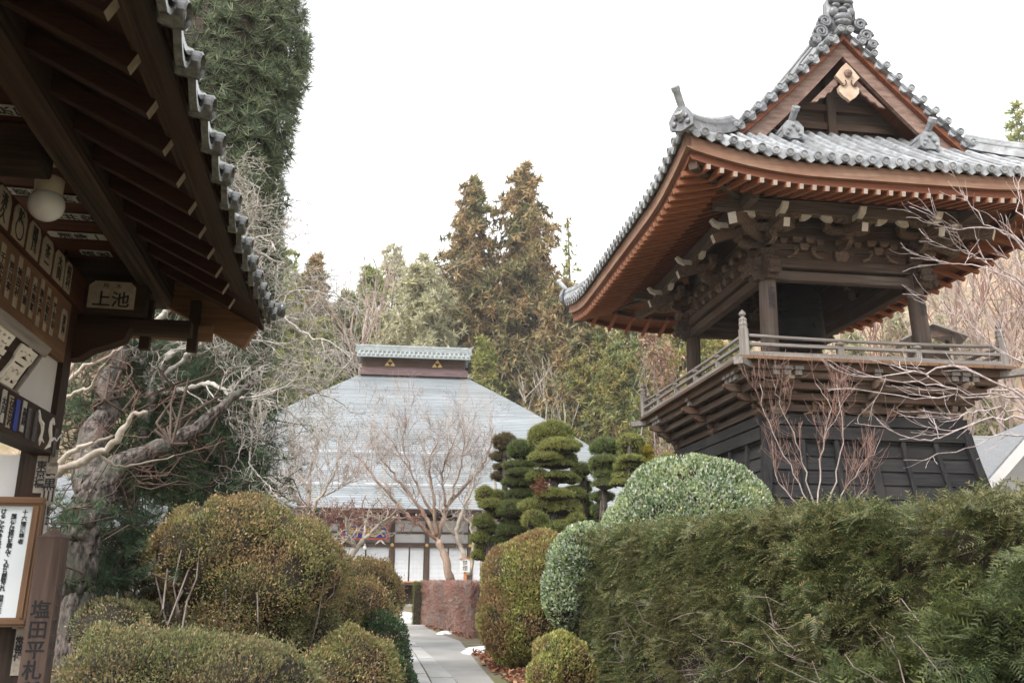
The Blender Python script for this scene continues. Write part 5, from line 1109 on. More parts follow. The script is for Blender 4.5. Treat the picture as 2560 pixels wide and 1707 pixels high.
# ------------------------------------------------------------ clipped cloud trees
rt_ = np.random.default_rng(31)
CT = [tuft(10, 1.0, .05, rt_, .5) for _ in range(4)]
TOPG = leaf_mat('cloud_tree_needle', [(0, (.103, .144, .052)), (.5, (.253, .309, .102)), (.85, (.462, .491, .167)), (1, (.608, .560, .222))], [(0, (.167, .195, .066)), (.5, (.427, .427, .144)), (1, (.613, .613, .227))], nscale=1.1)
TOPD = leaf_mat('deep_green_needle', [(0, (.070, .114, .047)), (.5, (.172, .244, .092)), (1, (.366, .424, .156))], [(0, (.120, .162, .063)), (1, (.331, .359, .133))])
TOPY = leaf_mat('golden_needle', [(0, (.254, .235, .039)), (.5, (.547, .450, .069)), (1, (.620, .620, .137))])
TOPB = leaf_mat('brownish_needle', [(0, (.12, .1, .05)), (.5, (.22, .18, .1)), (1, (.34, .28, .17))])
def cloud_tree(name, label, pads, Y, mat, trunk, seed, cat='clipped tree', group='clipped cloud trees by the hall', dens=640, size=.115):
    rng = np.random.default_rng(seed); b = at(trunk[0][0], trunk[0][1], Y); root = thing(name, label, cat, (b[0], b[1], G), 0, group); o = np.array([b[0], b[1], G])
    tp = [at(px, py, Y) - o for px, py in trunk]; tp = [np.array([tp[0][0], 0, 0])] + tp
    mb = MB(); mb.tube(tp, np.linspace(.15, .05, len(tp)), 8); mb.build('trunk', BARK, root)
    for i, (px, py, rx, ry) in enumerate(pads):
        dy = rng.uniform(-.28, .28) if len(pads) > 2 else 0
        c, r = px_lobe(px, py, rx * 1.1, ry * 1.14, Y + dy, .9); c = c - o
        mb = MB(); t = tp[int(np.argmin([abs(q[2] - (c[2] - r[2] * .5)) for q in tp]))]
        mb.tube(wand((t[0], t[1], c[2] - r[2] * .9), c - [0, 0, r[2] * .3], rng, 4, .05), [.05, .04, .035, .03], 5); lb = mb.build('limb', BARK, root)
        # several low mounds make one pad
        L = [(c, r)] + [(c + np.array([rng.uniform(-.6, .6) * r[0], rng.uniform(-.6, .6) * r[1], rng.uniform(-.15, .3) * r[2]]), tuple(q * rng.uniform(.45, .62) for q in r)) for _ in range(3)]
        P, N_ = lobe_points(L, dens, rng, amp=.06, depth=.05, zmin=0, inner=.85)
        k = (N_[:, 2] > -.55); P, N_ = P[k], N_[k]
        d = N_ * .9 + rng.normal(0, .4, P.shape) + [0, 0, .35]; s = size * rng.uniform(.6, 1.25, len(P))
        V, F = multi(CT, P - nrm(d) * s[:, None] * .5, d, s, rng); p = npmesh('foliage_pad', V, F, mat, root); core('pad_core', [L[0]], .8, p, CORE)
    return root
cloud_tree('cloud_tree', 'tallest clipped cloud tree with a big domed head and open stem', [(1380, 1092, 54, 36), (1398, 1118, 48, 22), (1366, 1145, 40, 16), (1406, 1150, 36, 20), (1392, 1162, 46, 12), (1345, 1190, 26, 16), (1400, 1190, 34, 13), (1428, 1198, 20, 14), (1388, 1237, 44, 17), (1432, 1232, 26, 17), (1352, 1268, 44, 24), (1410, 1270, 40, 20), (1336, 1300, 30, 24), (1388, 1291, 32, 14), (1440, 1302, 22, 20), (1368, 1322, 44, 17), (1412, 1318, 38, 18)], 20.5, TOPG, [(1385, 1330), (1386, 1230), (1384, 1160), (1382, 1100)], 41)
cloud_tree('cloud_tree', 'dark green clipped cloud tree left of the tallest one', [(1305, 1128, 36, 26), (1298, 1162, 38, 12), (1330, 1140, 16, 18), (1308, 1183, 38, 14), (1302, 1208, 42, 19), (1345, 1215, 20, 12), (1312, 1238, 46, 18), (1288, 1274, 42, 24), (1300, 1305, 42, 18), (1280, 1325, 34, 20), (1262, 1350, 30, 16)], 21.6, TOPD, [(1300, 1340), (1304, 1220), (1304, 1140)], 42)
cloud_tree('cloud_tree', 'brownish topped clipped tree behind the dark green one', [(1264, 1108, 29, 24), (1250, 1142, 22, 14), (1262, 1168, 26, 12), (1252, 1192, 22, 14)], 22.6, TOPB, [(1262, 1330), (1262, 1110)], 43)
cloud_tree('cloud_tree', 'low clipped tree at the left end of the cloud trees', [(1212, 1238, 22, 22), (1243, 1240, 22, 15), (1228, 1262, 30, 16), (1242, 1280, 24, 18), (1208, 1305, 24, 18), (1222, 1322, 26, 14), (1198, 1345, 22, 16), (1210, 1368, 22, 16), (1194, 1388, 16, 13)], 21.9, TOPG, [(1222, 1390), (1224, 1250)], 44)
cloud_tree('cloud_tree', 'slim clipped tree with golden head right of the tallest one', [(1456, 1174, 25, 18), (1450, 1196, 17, 8), (1466, 1208, 14, 9), (1458, 1222, 20, 13), (1464, 1242, 18, 10), (1456, 1264, 26, 17), (1470, 1282, 22, 14), (1466, 1302, 22, 12)], 22.2, TOPD, [(1460, 1320), (1460, 1180)], 45)
cloud_tree('cloud_tree', 'broad dark clipped tree left of the bell tower', [(1514, 1120, 36, 24), (1512, 1152, 36, 15), (1504, 1168, 24, 14), (1514, 1186, 30, 17), (1512, 1210, 28, 15), (1505, 1243, 27, 15), (1498, 1275, 18, 18)], 19.8, TOPD, [(1508, 1320), (1512, 1130)], 46)
cloud_tree('cloud_tree', 'green round headed clipped tree close to the bell tower', [(1576, 1106, 30, 21), (1574, 1130, 26, 11), (1578, 1148, 30, 12), (1573, 1166, 36, 17), (1568, 1190, 32, 13), (1558, 1206, 28, 12)], 19.2, TOPG, [(1572, 1320), (1574, 1110)], 47)
cloud_tree('golden_clipped_tree', 'golden leaved clipped tree behind the round headed one', [(1606, 1132, 24, 22), (1606, 1158, 22, 15), (1612, 1180, 18, 10)], 20.6, TOPY, [(1606, 1320), (1606, 1140)], 48)
cloud_tree('clipped_ball', 'small round clipped ball between golden tree and tower base', [(1666, 1152, 27, 17)], 18.5, TOPG, [(1666, 1320), (1666, 1155)], 49)
mb = MB(); c = at(1352, 1216, 20.2); rr = np.random.default_rng(4); V, F = multi(CT, c + rr.normal(0, .08, (260, 3)), rr.normal(size=(260, 3)), rr.uniform(.06, .13, 260), rr); tag(npmesh('dead_sprig', V, F, LT), 'rust red dead sprig on the left of the tallest cloud tree', 'twig')

# ------------------------------------------------------------ bare trees
def grow(out, p, d, L, r, lev, rng, kids=4, wig=.22, up=.12, ratio=.62, spread=.75, n=5, tmin=.3):
    P = [np.array(p, float)]; d = nrm(d)
    for i in range(n): d = nrm(d + rng.normal(0, wig, 3) + [0, 0, up]); P.append(P[-1] + d * L / n)
    P = np.array(P); R_ = np.linspace(r, r * (.5 if lev else .35), n + 1); out.setdefault(lev, []).append((P, R_))
    if lev > 0:
        for _ in range(kids):
            t = rng.uniform(tmin, 1) * n; i = min(n - 1, int(t)); q = P[i] + (P[i + 1] - P[i]) * (t - i)
            grow(out, q, nrm(P[i + 1] - P[i]) + rng.normal(0, spread, 3), L * ratio * rng.uniform(.65, 1.15), max(.0015, R_[i] * .58), lev - 1, rng, kids, wig, up, ratio, spread, n, tmin)
def bare_tree(name, label, limbs, Y, seed, mat, twig_mat, base=None, r0=.1, r1=.025, cat='bare tree', group=None, kids=(5, 4), tl=.9, wig=.25, up=.15, dyl=.5, lev=2, spread=.8, per=5, tw_r=.012, smooth=4, tmin=.35, minr=0.0):
    """limbs: pixel polylines set into the scene at distance Y, thick ones first; twigs are grown on them"""
    rng = np.random.default_rng(seed); b = at(*(base or limbs[0][0]), Y); root = thing(name, label, cat, (b[0], b[1], G), 0, group); o = np.array([b[0], b[1], G])
    mbT = MB(); out = {}
    for li, lm in enumerate(limbs):
        k = lm[-1] if isinstance(lm[-1], dict) else {}; pts = [q for q in lm if not isinstance(q, dict)]
        dy0, dy1 = k.get('dy', (0, rng.uniform(-dyl, dyl)) if li else (0, 0)); m = len(pts)
        P = np.array([at(px, py, Y + dy0 + (dy1 - dy0) * i / max(1, m - 1)) - o for i, (px, py) in enumerate(pts)])
        if base is not None and li == 0: P = np.vstack([[0, 0, 0], P])
        # smooth the hand-placed joints
        t = np.linspace(0, len(P) - 1, (len(P) - 1) * smooth + 1); Q = np.stack([np.interp(t, np.arange(len(P)), P[:, j]) for j in range(3)], -1)
        for _ in range(2): Q[1:-1] = (Q[:-2] + 2 * Q[1:-1] + Q[2:]) / 4
        seg = np.linalg.norm(P[-1] - P[0]) / len(Q); Q[1:-1] += rng.normal(0, seg * .14, (len(Q) - 2, 3))
        ra, rb = k.get('r', (r0, r1)); R_ = np.linspace(ra, rb, len(Q)) * (1 + rng.normal(0, .13, len(Q)))
        mbT.tube(Q, R_, 8 if ra > .03 else 6)
        for _ in range(k.get('per', per)):
            i = int(rng.uniform(k.get('t0', tmin), 1) * (len(Q) - 1)); i = min(i, len(Q) - 2)
            grow(out, Q[i], nrm(Q[i + 1] - Q[i]) + rng.normal(0, spread, 3) + [0, 0, up], tl * rng.uniform(.6, 1.2), min(tw_r, R_[i] * .6), lev, rng, kids[0], wig, up * .4, .62, spread)
        if rb <= r1 * 1.2: grow(out, Q[-1], Q[-1] - Q[-3], tl, min(tw_r, rb), lev, rng, kids[0], wig, up * .4, .62, spread)
    mbT.build('trunk', mat, root, smooth=True)
    mb = MB()
    for lv in sorted(out, reverse=True):
        for P, R_ in out[lv]: mb.tube(P, np.maximum(R_, minr), 4 if lv else 3, cap=False)
    mb.build('crown', twig_mat, root)
    return root
bare_tree('crape_myrtle', 'bare vase shaped crape myrtle with smooth tan trunk before the hall', [
    [(1130, 1458), (1112, 1400), (1095, 1348), {'r': (0.130, 0.109), 'per': 0}],
    [(1095, 1348), (1086, 1345), (1050, 1312), (1006, 1279), (977, 1239), (937, 1199), (912, 1159), (883, 1130), {'r': (0.065, 0.018)}],
    [(1095, 1348), (1068, 1297), (1043, 1254), (999, 1206), (977, 1177), (934, 1126), {'r': (0.070, 0.017)}],
    [(1093, 1340), (1086, 1286), (1086, 1250), (1072, 1177), (1075, 1141), (1094, 1105), {'r': (0.065, 0.017)}],
    [(1086, 1290), (1057, 1246), (1028, 1177), (1003, 1097), (1017, 1060), {'r': (0.043, 0.013)}],
    [(1095, 1345), (1112, 1279), (1123, 1254), (1166, 1210), (1203, 1177), (1217, 1141), (1232, 1090), {'r': (0.078, 0.016)}],
    [(1112, 1279), (1115, 1243), (1104, 1206), (1108, 1160), (1140, 1090), {'r': (0.043, 0.013)}],
    [(1123, 1254), (1150, 1180), (1165, 1110), (1150, 1060), {'r': (0.035, 0.012)}],
    [(1028, 1177), (1000, 1140), (960, 1080), {'r': (0.026, 0.012)}]], 27.0, 61, MYRTLE, PALET, tl=1.0, kids=(6, 4), per=13, lev=2, up=.25, tw_r=.011, dyl=1.0, minr=.003)
bare_tree('crape_myrtle', 'pale grey forked bare tree beside the red hedge and cloud trees', [
    [(1175, 1440), (1163, 1395), (1137, 1337), (1152, 1294), (1159, 1268), {'r': (.085, .045)}],
    [(1175, 1440), (1182, 1350), (1175, 1310), (1159, 1290), (1163, 1240), {'r': (.05, .025)}],
    [(1205, 1440), (1210, 1377), (1221, 1334), (1239, 1294), (1261, 1243), (1265, 1228), {'r': (.09, .06), 'per': 3}],
    [(1221, 1334), (1238, 1268), (1239, 1195), (1250, 1170), (1275, 1152), {'r': (.05, .018)}],
    [(1137, 1337), (1115, 1310), (1100, 1270), {'r': (.035, .016)}], [(1159, 1268), (1180, 1230), (1190, 1180), {'r': (.04, .014)}]], 26.6, 62, SMOOTHB, PALET, tl=.6, per=6, up=.3, minr=.0035)
bare_tree('bare_garden_tree', 'twiggy grey bare tree before the left part of the hall roof', [
    [(790, 1330), (775, 1290), (745, 1250), (705, 1205), {'r': (.1, .03)}], [(775, 1290), (772, 1230), (775, 1170), (800, 1110), {'r': (.06, .02)}], [(775, 1290), (800, 1240), (835, 1190), (850, 1140), {'r': (.055, .02)}],
    [(772, 1230), (740, 1170), (730, 1120), {'r': (.04, .018)}], [(745, 1250), (700, 1240), (670, 1215), {'r': (.04, .016)}], [(800, 1240), (845, 1225), (880, 1190), {'r': (.03, .015)}]], 25, 63, SMOOTHB, PALET, tl=.9, per=10, up=.35, dyl=1, minr=.004)
bare_tree('pollarded_tree', 'small pale pollarded tree standing before the blue plaque', [
    [(866, 1410), (892, 1370), (908, 1348), {'r': (.07, .05), 'per': 0}], [(892, 1370), (875, 1345), (867, 1322), (865, 1292), {'r': (.045, .02)}], [(908, 1348), (913, 1322), (915, 1305), {'r': (.04, .018)}], [(908, 1348), (926, 1336), (943, 1331), (965, 1328), {'r': (.045, .018)}],
    [(926, 1336), (944, 1312), (969, 1297), (986, 1280), {'r': (.035, .014)}], [(892, 1370), (870, 1352), (850, 1345), {'r': (.03, .014)}]], 20.4, 64, SMOOTHB, SMOOTHB, tl=.35, per=5, lev=1, wig=.4, spread=1.1, tw_r=.016, minr=.005)
bare_tree('wisteria_tangle', 'tangled brown bare canopy under the hall eaves above the plaque', [
    [(820, 1400), (815, 1310), (850, 1290), (900, 1280), {'r': (.05, .03)}], [(815, 1310), (780, 1285), (750, 1290), {'r': (.04, .02)}], [(850, 1290), (930, 1292), (1000, 1296), (1060, 1292), {'r': (.035, .018)}], [(850, 1290), (890, 1305), (960, 1310), {'r': (.03, .015)}]], 23.5, 65, REDTWIG, REDTWIG, tl=.55, per=26, lev=1, up=0, wig=.5, spread=1.2, kids=(7, 4), minr=.006, tmin=.2)
bare_tree('lichen_plum', 'gnarled lichen grey bare tree arching from behind the side hall', [
    [(352, 1046), (382, 1004), (376, 958), (364, 896), (364, 850), {'r': (0.070, 0.056), 'per': 2}],
    [(364, 850), (352, 820), (300, 812), {'r': (0.037, 0.022)}], [(364, 850), (400, 790), (470, 720), (540, 650), (600, 610), (650, 590), {'r': (0.044, 0.016)}],
    [(376, 958), (407, 982), (459, 976), (505, 958), (535, 958), (566, 979), (597, 997), (643, 991), {'r': (0.044, 0.015)}],
    [(382, 948), (428, 881), (474, 857), (502, 832), (570, 800), (650, 790), {'r': (0.037, 0.013)}], [(398, 951), (453, 902), (490, 875), (514, 844), (560, 760), {'r': (0.037, 0.013)}],
    [(643, 991), (630, 1019), (627, 1080), (630, 1126), (621, 1156), (643, 1187), (673, 1212), {'r': (0.021, 0.007)}], [(643, 991), (655, 1040), (690, 1075), (670, 1100), (660, 1130), {'r': (0.016, 0.006)}],
    [(540, 650), (570, 560), (620, 520), (690, 510), {'r': (0.022, 0.007)}], [(600, 610), (660, 640), (720, 660), (745, 700), (800, 730), {'r': (0.021, 0.007)}], [(650, 790), (720, 800), (790, 840), (860, 880), {'r': (0.021, 0.007)}],
    [(650, 790), (700, 740), (760, 720), (830, 740), {'r': (0.019, 0.007)}], [(643, 991), (700, 960), (770, 975), (840, 1000), {'r': (0.019, 0.007)}], [(566, 979), (640, 920), (720, 900), (800, 920), {'r': (0.022, 0.007)}], [(560, 760), (600, 700), (640, 660), (700, 600), {'r': (0.021, 0.007)}], [(502, 832), (600, 850), (700, 860), (780, 880), {'r': (0.022, 0.007)}],
    [(597, 997), (680, 1010), (740, 1040), (770, 1080), {'r': (0.015, 0.006)}], [(600, 610), (640, 540), (650, 470), {'r': (0.019, 0.007)}], [(620, 520), (600, 470), (560, 430), {'r': (0.015, 0.006)}]], 10.8, 66, LICHEN, LICHEN, base=(340, 1200), tl=.62, per=9, lev=2, wig=.35, up=.0, spread=1.0, kids=(5, 4), tw_r=.012, dyl=.9, minr=.0022, tmin=.25)
bare_tree('smooth_bare_tree', 'smooth pale bare branches with red twigs beside the side hall post', [
    [(110, 1300), (118, 1200), (170, 1165), (214, 1150), (251, 1129), (294, 1095), (318, 1059), (331, 1034), (367, 1031), {'r': (0.039, 0.016)}],
    [(118, 1200), (165, 1138), (199, 1117), (239, 1105), (282, 1089), {'r': (0.027, 0.009)}], [(110, 1180), (150, 1010), (187, 981), (226, 970), (245, 933), (263, 909), {'r': (0.022, 0.009)}],
    [(130, 1000), (196, 893), (227, 881), (260, 860), {'r': (0.022, 0.011)}], [(130, 1000), (199, 922), (260, 896), (306, 866), {'r': (0.020, 0.008)}], [(211, 1126), (263, 1144), (285, 1163), (312, 1166), (367, 1157), (435, 1138), {'r': (0.014, 0.005)}]], 6.6, 67, SMOOTHB, REDTWIG, base=(90, 1400), tl=.3, per=5, lev=1, wig=.25, up=.1, tw_r=.0036, kids=(4, 3), dyl=.3, minr=.0012)
bare_tree('budded_tree', 'budded bare branches reaching in from the right edge over the tower', [
    [(2900, 1500), (2860, 1250), (2780, 1080), {'r': (0.036, 0.025), 'per': 0}],
    [(2780, 1080), (2560, 1000), (2417, 909), (2279, 930), (2177, 942), {'r': (0.010, 0.003)}], [(2780, 1080), (2560, 985), (2417, 986), (2315, 960), (2254, 955), {'r': (0.009, 0.003)}], [(2780, 1080), (2519, 965), (2448, 996), (2315, 993), (2187, 980), {'r': (0.009, 0.003)}],
    [(2780, 1080), (2560, 1040), (2450, 1050), (2346, 1098), (2300, 1100), {'r': (0.009, 0.003)}], [(2780, 1050), (2650, 800), (2560, 603), (2494, 583), (2427, 516), {'r': (0.010, 0.003)}], [(2650, 800), (2540, 577), (2450, 572), (2371, 570), {'r': (0.007, 0.003), 'per': 2}],
    [(2650, 780), (2600, 640), (2560, 560), (2545, 480), {'r': (0.007, 0.003), 'per': 2}], [(2650, 800), (2494, 654), (2438, 644), (2397, 618), {'r': (0.007, 0.003)}], [(2650, 820), (2540, 700), (2450, 665), (2380, 660), {'r': (0.007, 0.003)}],
    [(2780, 1080), (2600, 930), (2500, 880), (2440, 820), (2400, 790), {'r': (0.009, 0.003)}], [(2780, 1080), (2560, 1020), (2470, 1026), (2420, 1030), {'r': (0.007, 0.003)}], [(2780, 1080), (2600, 1080), (2480, 1090), (2390, 1130), {'r': (0.007, 0.002)}], [(2700, 900), (2600, 760), (2540, 640), {'r': (0.009, 0.003)}]], 5.2, 68, BUDTWIG, BUDTWIG, tl=.28, per=3, lev=1, wig=.12, up=.1, spread=.45, tw_r=.0045, kids=(4, 3), dyl=.35, minr=.0015)
bare_tree('bare_shrub', 'leggy bare red twigged shrub before the black skirt of the tower', [
    [(2040, 1330), (2010, 1230), (1960, 1140), (1920, 1060), (1900, 960), {'r': (0.014, 0.004)}], [(2040, 1330), (2020, 1200), (1990, 1110), (1950, 1010), (1935, 960), {'r': (0.012, 0.004)}], [(2040, 1330), (2045, 1200), (2060, 1100), (2080, 1010), (2040, 960), {'r': (0.012, 0.004)}],
    [(2050, 1330), (2085, 1200), (2110, 1110), (2100, 1000), (2090, 960), {'r': (0.012, 0.004)}], [(2050, 1330), (2110, 1220), (2160, 1160), (2200, 1100), {'r': (0.010, 0.003)}], [(2040, 1330), (1990, 1260), (1940, 1190), (1930, 1100), {'r': (0.010, 0.003)}], [(2080, 1300), (2150, 1250), (2170, 1180), {'r': (0.009, 0.003)}], [(2060, 1100), (2110, 1000), (2150, 955), {'r': (0.006, 0.002)}]], 12.6, 69, PALET, REDTWIG, tl=.5, per=10, lev=1, wig=.15, up=.5, spread=.6, kids=(5, 4), tw_r=.006, dyl=.5, minr=.0022)

# ------------------------------------------------------------ the big pine and the umbrella pine on the left
rp = np.random.default_rng(77)
PT = [tuft(26, 1.25, .011, rp, .7, .12) for _ in range(4)]
PINE = leaf_mat('pine_needle', [(0, (.023, .053, .027)), (.5, (.057, .110, .057)), (.85, (.114, .180, .095)), (1, (.247, .285, .133))], spec=.5, rough=.45)
pb = at(185, 1640, 8.7); PN = thing('old_pine', 'old dark pine with rugged leaning trunk behind the side hall post', 'pine tree', (pb[0], pb[1], G)); po = np.array([pb[0], pb[1], G])
def pinelimb(pts, ra, rb, n=4):
    P = np.array([at(px, py, Y) - po for px, py, Y in pts]); t = np.linspace(0, len(P) - 1, (len(P) - 1) * n + 1); Q = np.stack([np.interp(t, np.arange(len(P)), P[:, j]) for j in range(3)], -1)
    for _ in range(2): Q[1:-1] = (Q[:-2] + 2 * Q[1:-1] + Q[2:]) / 4
    Q[1:-1] += rp.normal(0, .01, (len(Q) - 2, 3)); return Q, np.linspace(ra, rb, len(Q))
def bark_tube(mb, Q, R_, n=36):
    k0 = len(mb.v); mb.tube(Q, R_ * (1 + rp.normal(0, .02, len(Q))), n); V = mb.v[-1].reshape(len(Q), n, 3); a = np.arange(n) * 2 * pi / n; l = np.arange(len(Q))[:, None]; rd = sum(w * np.sin(f * a[None] + g * l + h + .8 * np.sin(l * .9 + f)) for w, f, g, h in ((.4, 3, .25, 1), (.5, 7, .5, 2), (.6, 11, -.6, 4), (.5, 15, .9, 0))); mb.v[-1] = (Q[:, None] + (V - Q[:, None]) * (1 + .075 * rd[..., None])).reshape(-1, 3) + rp.normal(0, .003, (len(Q) * n, 3))
mb = MB()
Q, R_ = pinelimb([(165, 1760, 8.6), (175, 1640, 8.7), (186, 1500, 8.8), (192, 1400, 8.8), (205, 1310, 8.9), (235, 1235, 9.0), (262, 1190, 9.1)], .19, .17, 9); bark_tube(mb, Q, R_, 44)
Q, R_ = pinelimb([(245, 1215, 9.0), (290, 1160, 9.2), (360, 1135, 9.4), (430, 1110, 9.6), (500, 1065, 9.8), (560, 1010, 10), (610, 975, 10.2), (640, 945, 10.4)], .12, .025, 5); bark_tube(mb, Q, R_)
Q, R_ = pinelimb([(235, 1235, 9.0), (215, 1160, 9.2), (235, 1080, 9.5), (275, 1020, 9.8), (262, 960, 10.0), (300, 900, 10.4), (330, 820, 10.8)], .16, .07, 5); bark_tube(mb, Q, R_)
mb.build('trunk', BARK, PN, smooth=True)
mb = MB(); sphere_add(mb, at(222, 1302, 8.62) - po, .075, n=8, sc=(1, .8, 1.1)); mb.build('trunk_knot', BARK, PN, smooth=True)
TP_ = []; TD_ = []; mb = MB()
def needles_at(q, n, rad):
    for _ in range(n):
        u = rp.normal(size=3); TP_.append(q + u * rad); TD_.append(nrm(u) * .7 + [0, 0, .45])
for (px, py, Y, ex, ey, n) in ((230, 1000, 10.5, 70, 60, 70), (300, 920, 10.8, 70, 60, 80), (400, 900, 11, 70, 50, 60), (470, 1000, 11.2, 70, 70, 80), (540, 1050, 11, 70, 60, 90), (600, 1010, 11.2, 60, 60, 70), (430, 1080, 11, 60, 40, 60), (600, 1130, 10.8, 60, 60, 100), (520, 1170, 10.8, 70, 50, 110), (420, 1200, 10.6, 70, 50, 100), (330, 1190, 10.4, 60, 50, 80), (640, 1190, 10.8, 40, 50, 70), (560, 1230, 10.4, 70, 35, 90),
                              (290, 1260, 10, 50, 40, 50), (330, 1330, 9.6, 60, 40, 70), (280, 1400, 9.5, 50, 40, 50), (260, 1460, 9.3, 40, 40, 60), (310, 1450, 9.5, 50, 40, 50), (160, 1290, 8.3, 25, 25, 26), (340, 1390, 9.8, 60, 50, 40), (260, 880, 10.9, 60, 40, 60), (370, 1020, 10.9, 60, 50, 70), (220, 1130, 10.2, 60, 40, 50), (310, 1100, 10.6, 60, 40, 60), (480, 940, 11.4, 60, 40, 50), (600, 920, 11.6, 60, 40, 40), (200, 1060, 10, 50, 50, 40)):
    c = at(px, py, Y) - po; k = Y / FOC; root_ = at(*((235, 1235) if py > 1150 else (430, 1110) if px > 380 else (262, 1000)), 9.5) - po
    for _ in range(max(2, n // 26)):
        e = c + rp.normal(0, .6, 3) * [ex * k, .35, ey * k]; P_ = wand(root_, e, rp, 7, .06, .1); mb.tube(P_, np.linspace(.018, .005, 7), 5)
    for _ in range(int(n / 1.35)):
        q = c + rp.normal(0, .55, 3) * [ex * k, .35, ey * k]; a = q + rp.normal(0, .25, 3); mb.tube(wand(q, a, rp, 4, .08), [.009, .008, .006, .005], 4); needles_at(a, 2, .03); needles_at(q, 2, .05)
mb.build('limbs', BROWNT, PN)
TP_, TD_ = np.array(TP_), np.array(TD_); V, F = multi(PT, TP_, TD_, rp.uniform(.13, .21, len(TP_)), rp); npmesh('needles', V, F, PINE, PN)
# umbrella pine clipped to a tall wall of whorls
UM = leaf_mat('umbrella_pine_needle', [(0, (.067, .095, .055)), (.4, (.139, .181, .105)), (.75, (.247, .297, .172)), (.95, (.406, .439, .266)), (1, (.597, .564, .331))], [(0, (.094, .136, .085)), (.6, (.201, .251, .168)), (1, (.365, .416, .282))], nscale=.9, spec=.5, rough=.42)
UT = [tuft(24, 1.3, .028, rp, .75, .3) for _ in range(5)]
ub = at(436, 1400, 14.5); UP = thing('umbrella_pine', 'towering clipped evergreen with long drooping needles rising above the left eaves', 'evergreen tree', (ub[0], ub[1], G)); uo = np.array([ub[0], ub[1], G])
mb = MB(); mb.tube([(0, 0, 0), (.05, .1, 5), (0, .15, 11), (0, .1, 15)], [.24, .2, .14, .05], 12); mb.build('trunk', BARK, UP)
def urad(z): return 1.36 + .12 * np.sin(z * 1.3) - .05 * np.clip(z - 9, 0, 9) ** 1.2 * .35 - .28 * np.clip(5.6 - z, 0, 4) ** .9
n = 11000; z = rp.uniform(2.6, 15.2, n); a = rp.uniform(0, 2 * pi, n); dd = np.stack([np.cos(a), np.sin(a), np.zeros(n)], -1)
k = dd[:, 1] < .55; z, a, dd = z[k], a[k], dd[k]; n = len(z)
lump = lumps(np.stack([np.cos(a) * 1.3, np.sin(a) * 1.3, z * .5], -1), rp, 9, .13, 2.6)
rr_ = urad(z) * lump - np.abs(rp.normal(0, .2, n)); P = dd * rr_[:, None] + np.stack([np.zeros(n), np.zeros(n), z], -1)
d_ = dd * .75 + rp.normal(0, .45, (n, 3)) + [0, 0, .55]
V, F = multi(UT, P - nrm(d_) * .1, d_, rp.uniform(.17, .4, n), rp); npmesh('foliage', V, F, UM, UP)
mb = MB()
for _ in range(260):
    z_ = rp.uniform(2.6, 14.5); a_ = rp.uniform(0, 2 * pi); r_ = float(urad(z_)) * rp.uniform(.75, .97); mb.tube(wand((0, 0, z_ - .5), (cos(a_) * r_, sin(a_) * r_, z_), rp, 5, .04), np.linspace(.03, .008, 5), 4)
mb.build('branches', REDTWIG, UP)
mb = MB(); zz = np.linspace(2.8, 15, 18); mb.lathe([(max(.05, float(urad(q)) * .8), q) for q in zz], (0, 0, 0), 20); V = mb.v[0]; V += rp.normal(0, .06, V.shape); mb.build('twig_core', CORE, UP)

# ------------------------------------------------------------ wooded hillside behind
rc = np.random.default_rng(91)
CB = [tuft(15, 1.7, .1, rc, .45, .25) for _ in range(5)]
CED = leaf_mat('winter_cedar', [(0, (.131, .123, .064)), (.4, (.336, .235, .119)), (.75, (.592, .376, .194)), (1, (.620, .552, .295))], [(0, (.094, .122, .058)), (.6, (.236, .233, .105)), (1, (.467, .358, .178))], nscale=.32)
OLV = leaf_mat('olive_conifer', [(0, (.128, .165, .050)), (.5, (.282, .344, .102)), (1, (.491, .538, .170))], [(0, (.155, .179, .071)), (.6, (.390, .357, .113)), (1, (.520, .447, .160))], nscale=.3)
YGN = leaf_mat('yellowish_conifer', [(0, (.292, .282, .164)), (.5, (.607, .566, .329)), (1, (.620, .620, .502))], [(0, (.323, .312, .186)), (1, (.620, .620, .456))], nscale=.3)
GRN = leaf_mat('green_cypress', [(0, (.086, .122, .054)), (.5, (.208, .256, .097)), (1, (.392, .416, .171))], [(0, (.171, .183, .062)), (.7, (.440, .392, .110)), (1, (.587, .367, .147))], nscale=.45)
ORG = leaf_mat('russet_leaf', [(0, (.177, .107, .069)), (.5, (.319, .193, .123)), (1, (.454, .314, .216))])
DARKC = noise_mat('shaded_inner_boughs', (.02, .018, .01), (.055, .045, .025), (3, 3, 3), bump=.5)
OL_ = ('broad olive conifer rising behind the umbrella pine, left end of the skyline', 'olive conifer just right of the umbrella pine', 'olive conifer left of the short brown cedar', 'low olive conifer hidden behind the gnarled plum branches', 'olive conifer between the short brown cedar and the pinkish tree', 'tall olive conifer behind the pinkish bare tree', 'leftmost olive conifer behind the tall clipped evergreen', 'olive conifer between the yellowish conifer and the left tall cedar', 'lower olive conifer left of the hall ridge')
CY_ = ('cypress directly under the left corner of the tower eaves', 'second cypress from the eaves corner toward the tower post', 'cypress left of the far tower post', 'cypress seen behind the far tower post', 'lower cypress above the balcony end post', 'low cypress touching the balcony rail on its left face', 'cypress behind the broad clipped tree and hall roof edge', 'low cypress beside the russet tree near the balcony', 'cypress seen between the tower posts behind the bell')
DP_ = ('tall faint pine on the ridge above the tower eaves, upper right', 'small faint pine on the ridge beside the gable foot, upper right', 'faint ridge pine cut by the right edge')
YC_ = ('young conifer seen between bell and right tower post', 'young conifer just right of the right tower post', 'young conifer behind the bell', 'young conifer left of the bell between the posts', 'young conifer under the right eaves above the balcony corner post', 'young conifer behind the near tower post')
RT_ = ('largest russet tree beside the left face of the tower', 'low russet tree below the balcony end post', 'highest russet tree among the cypresses')
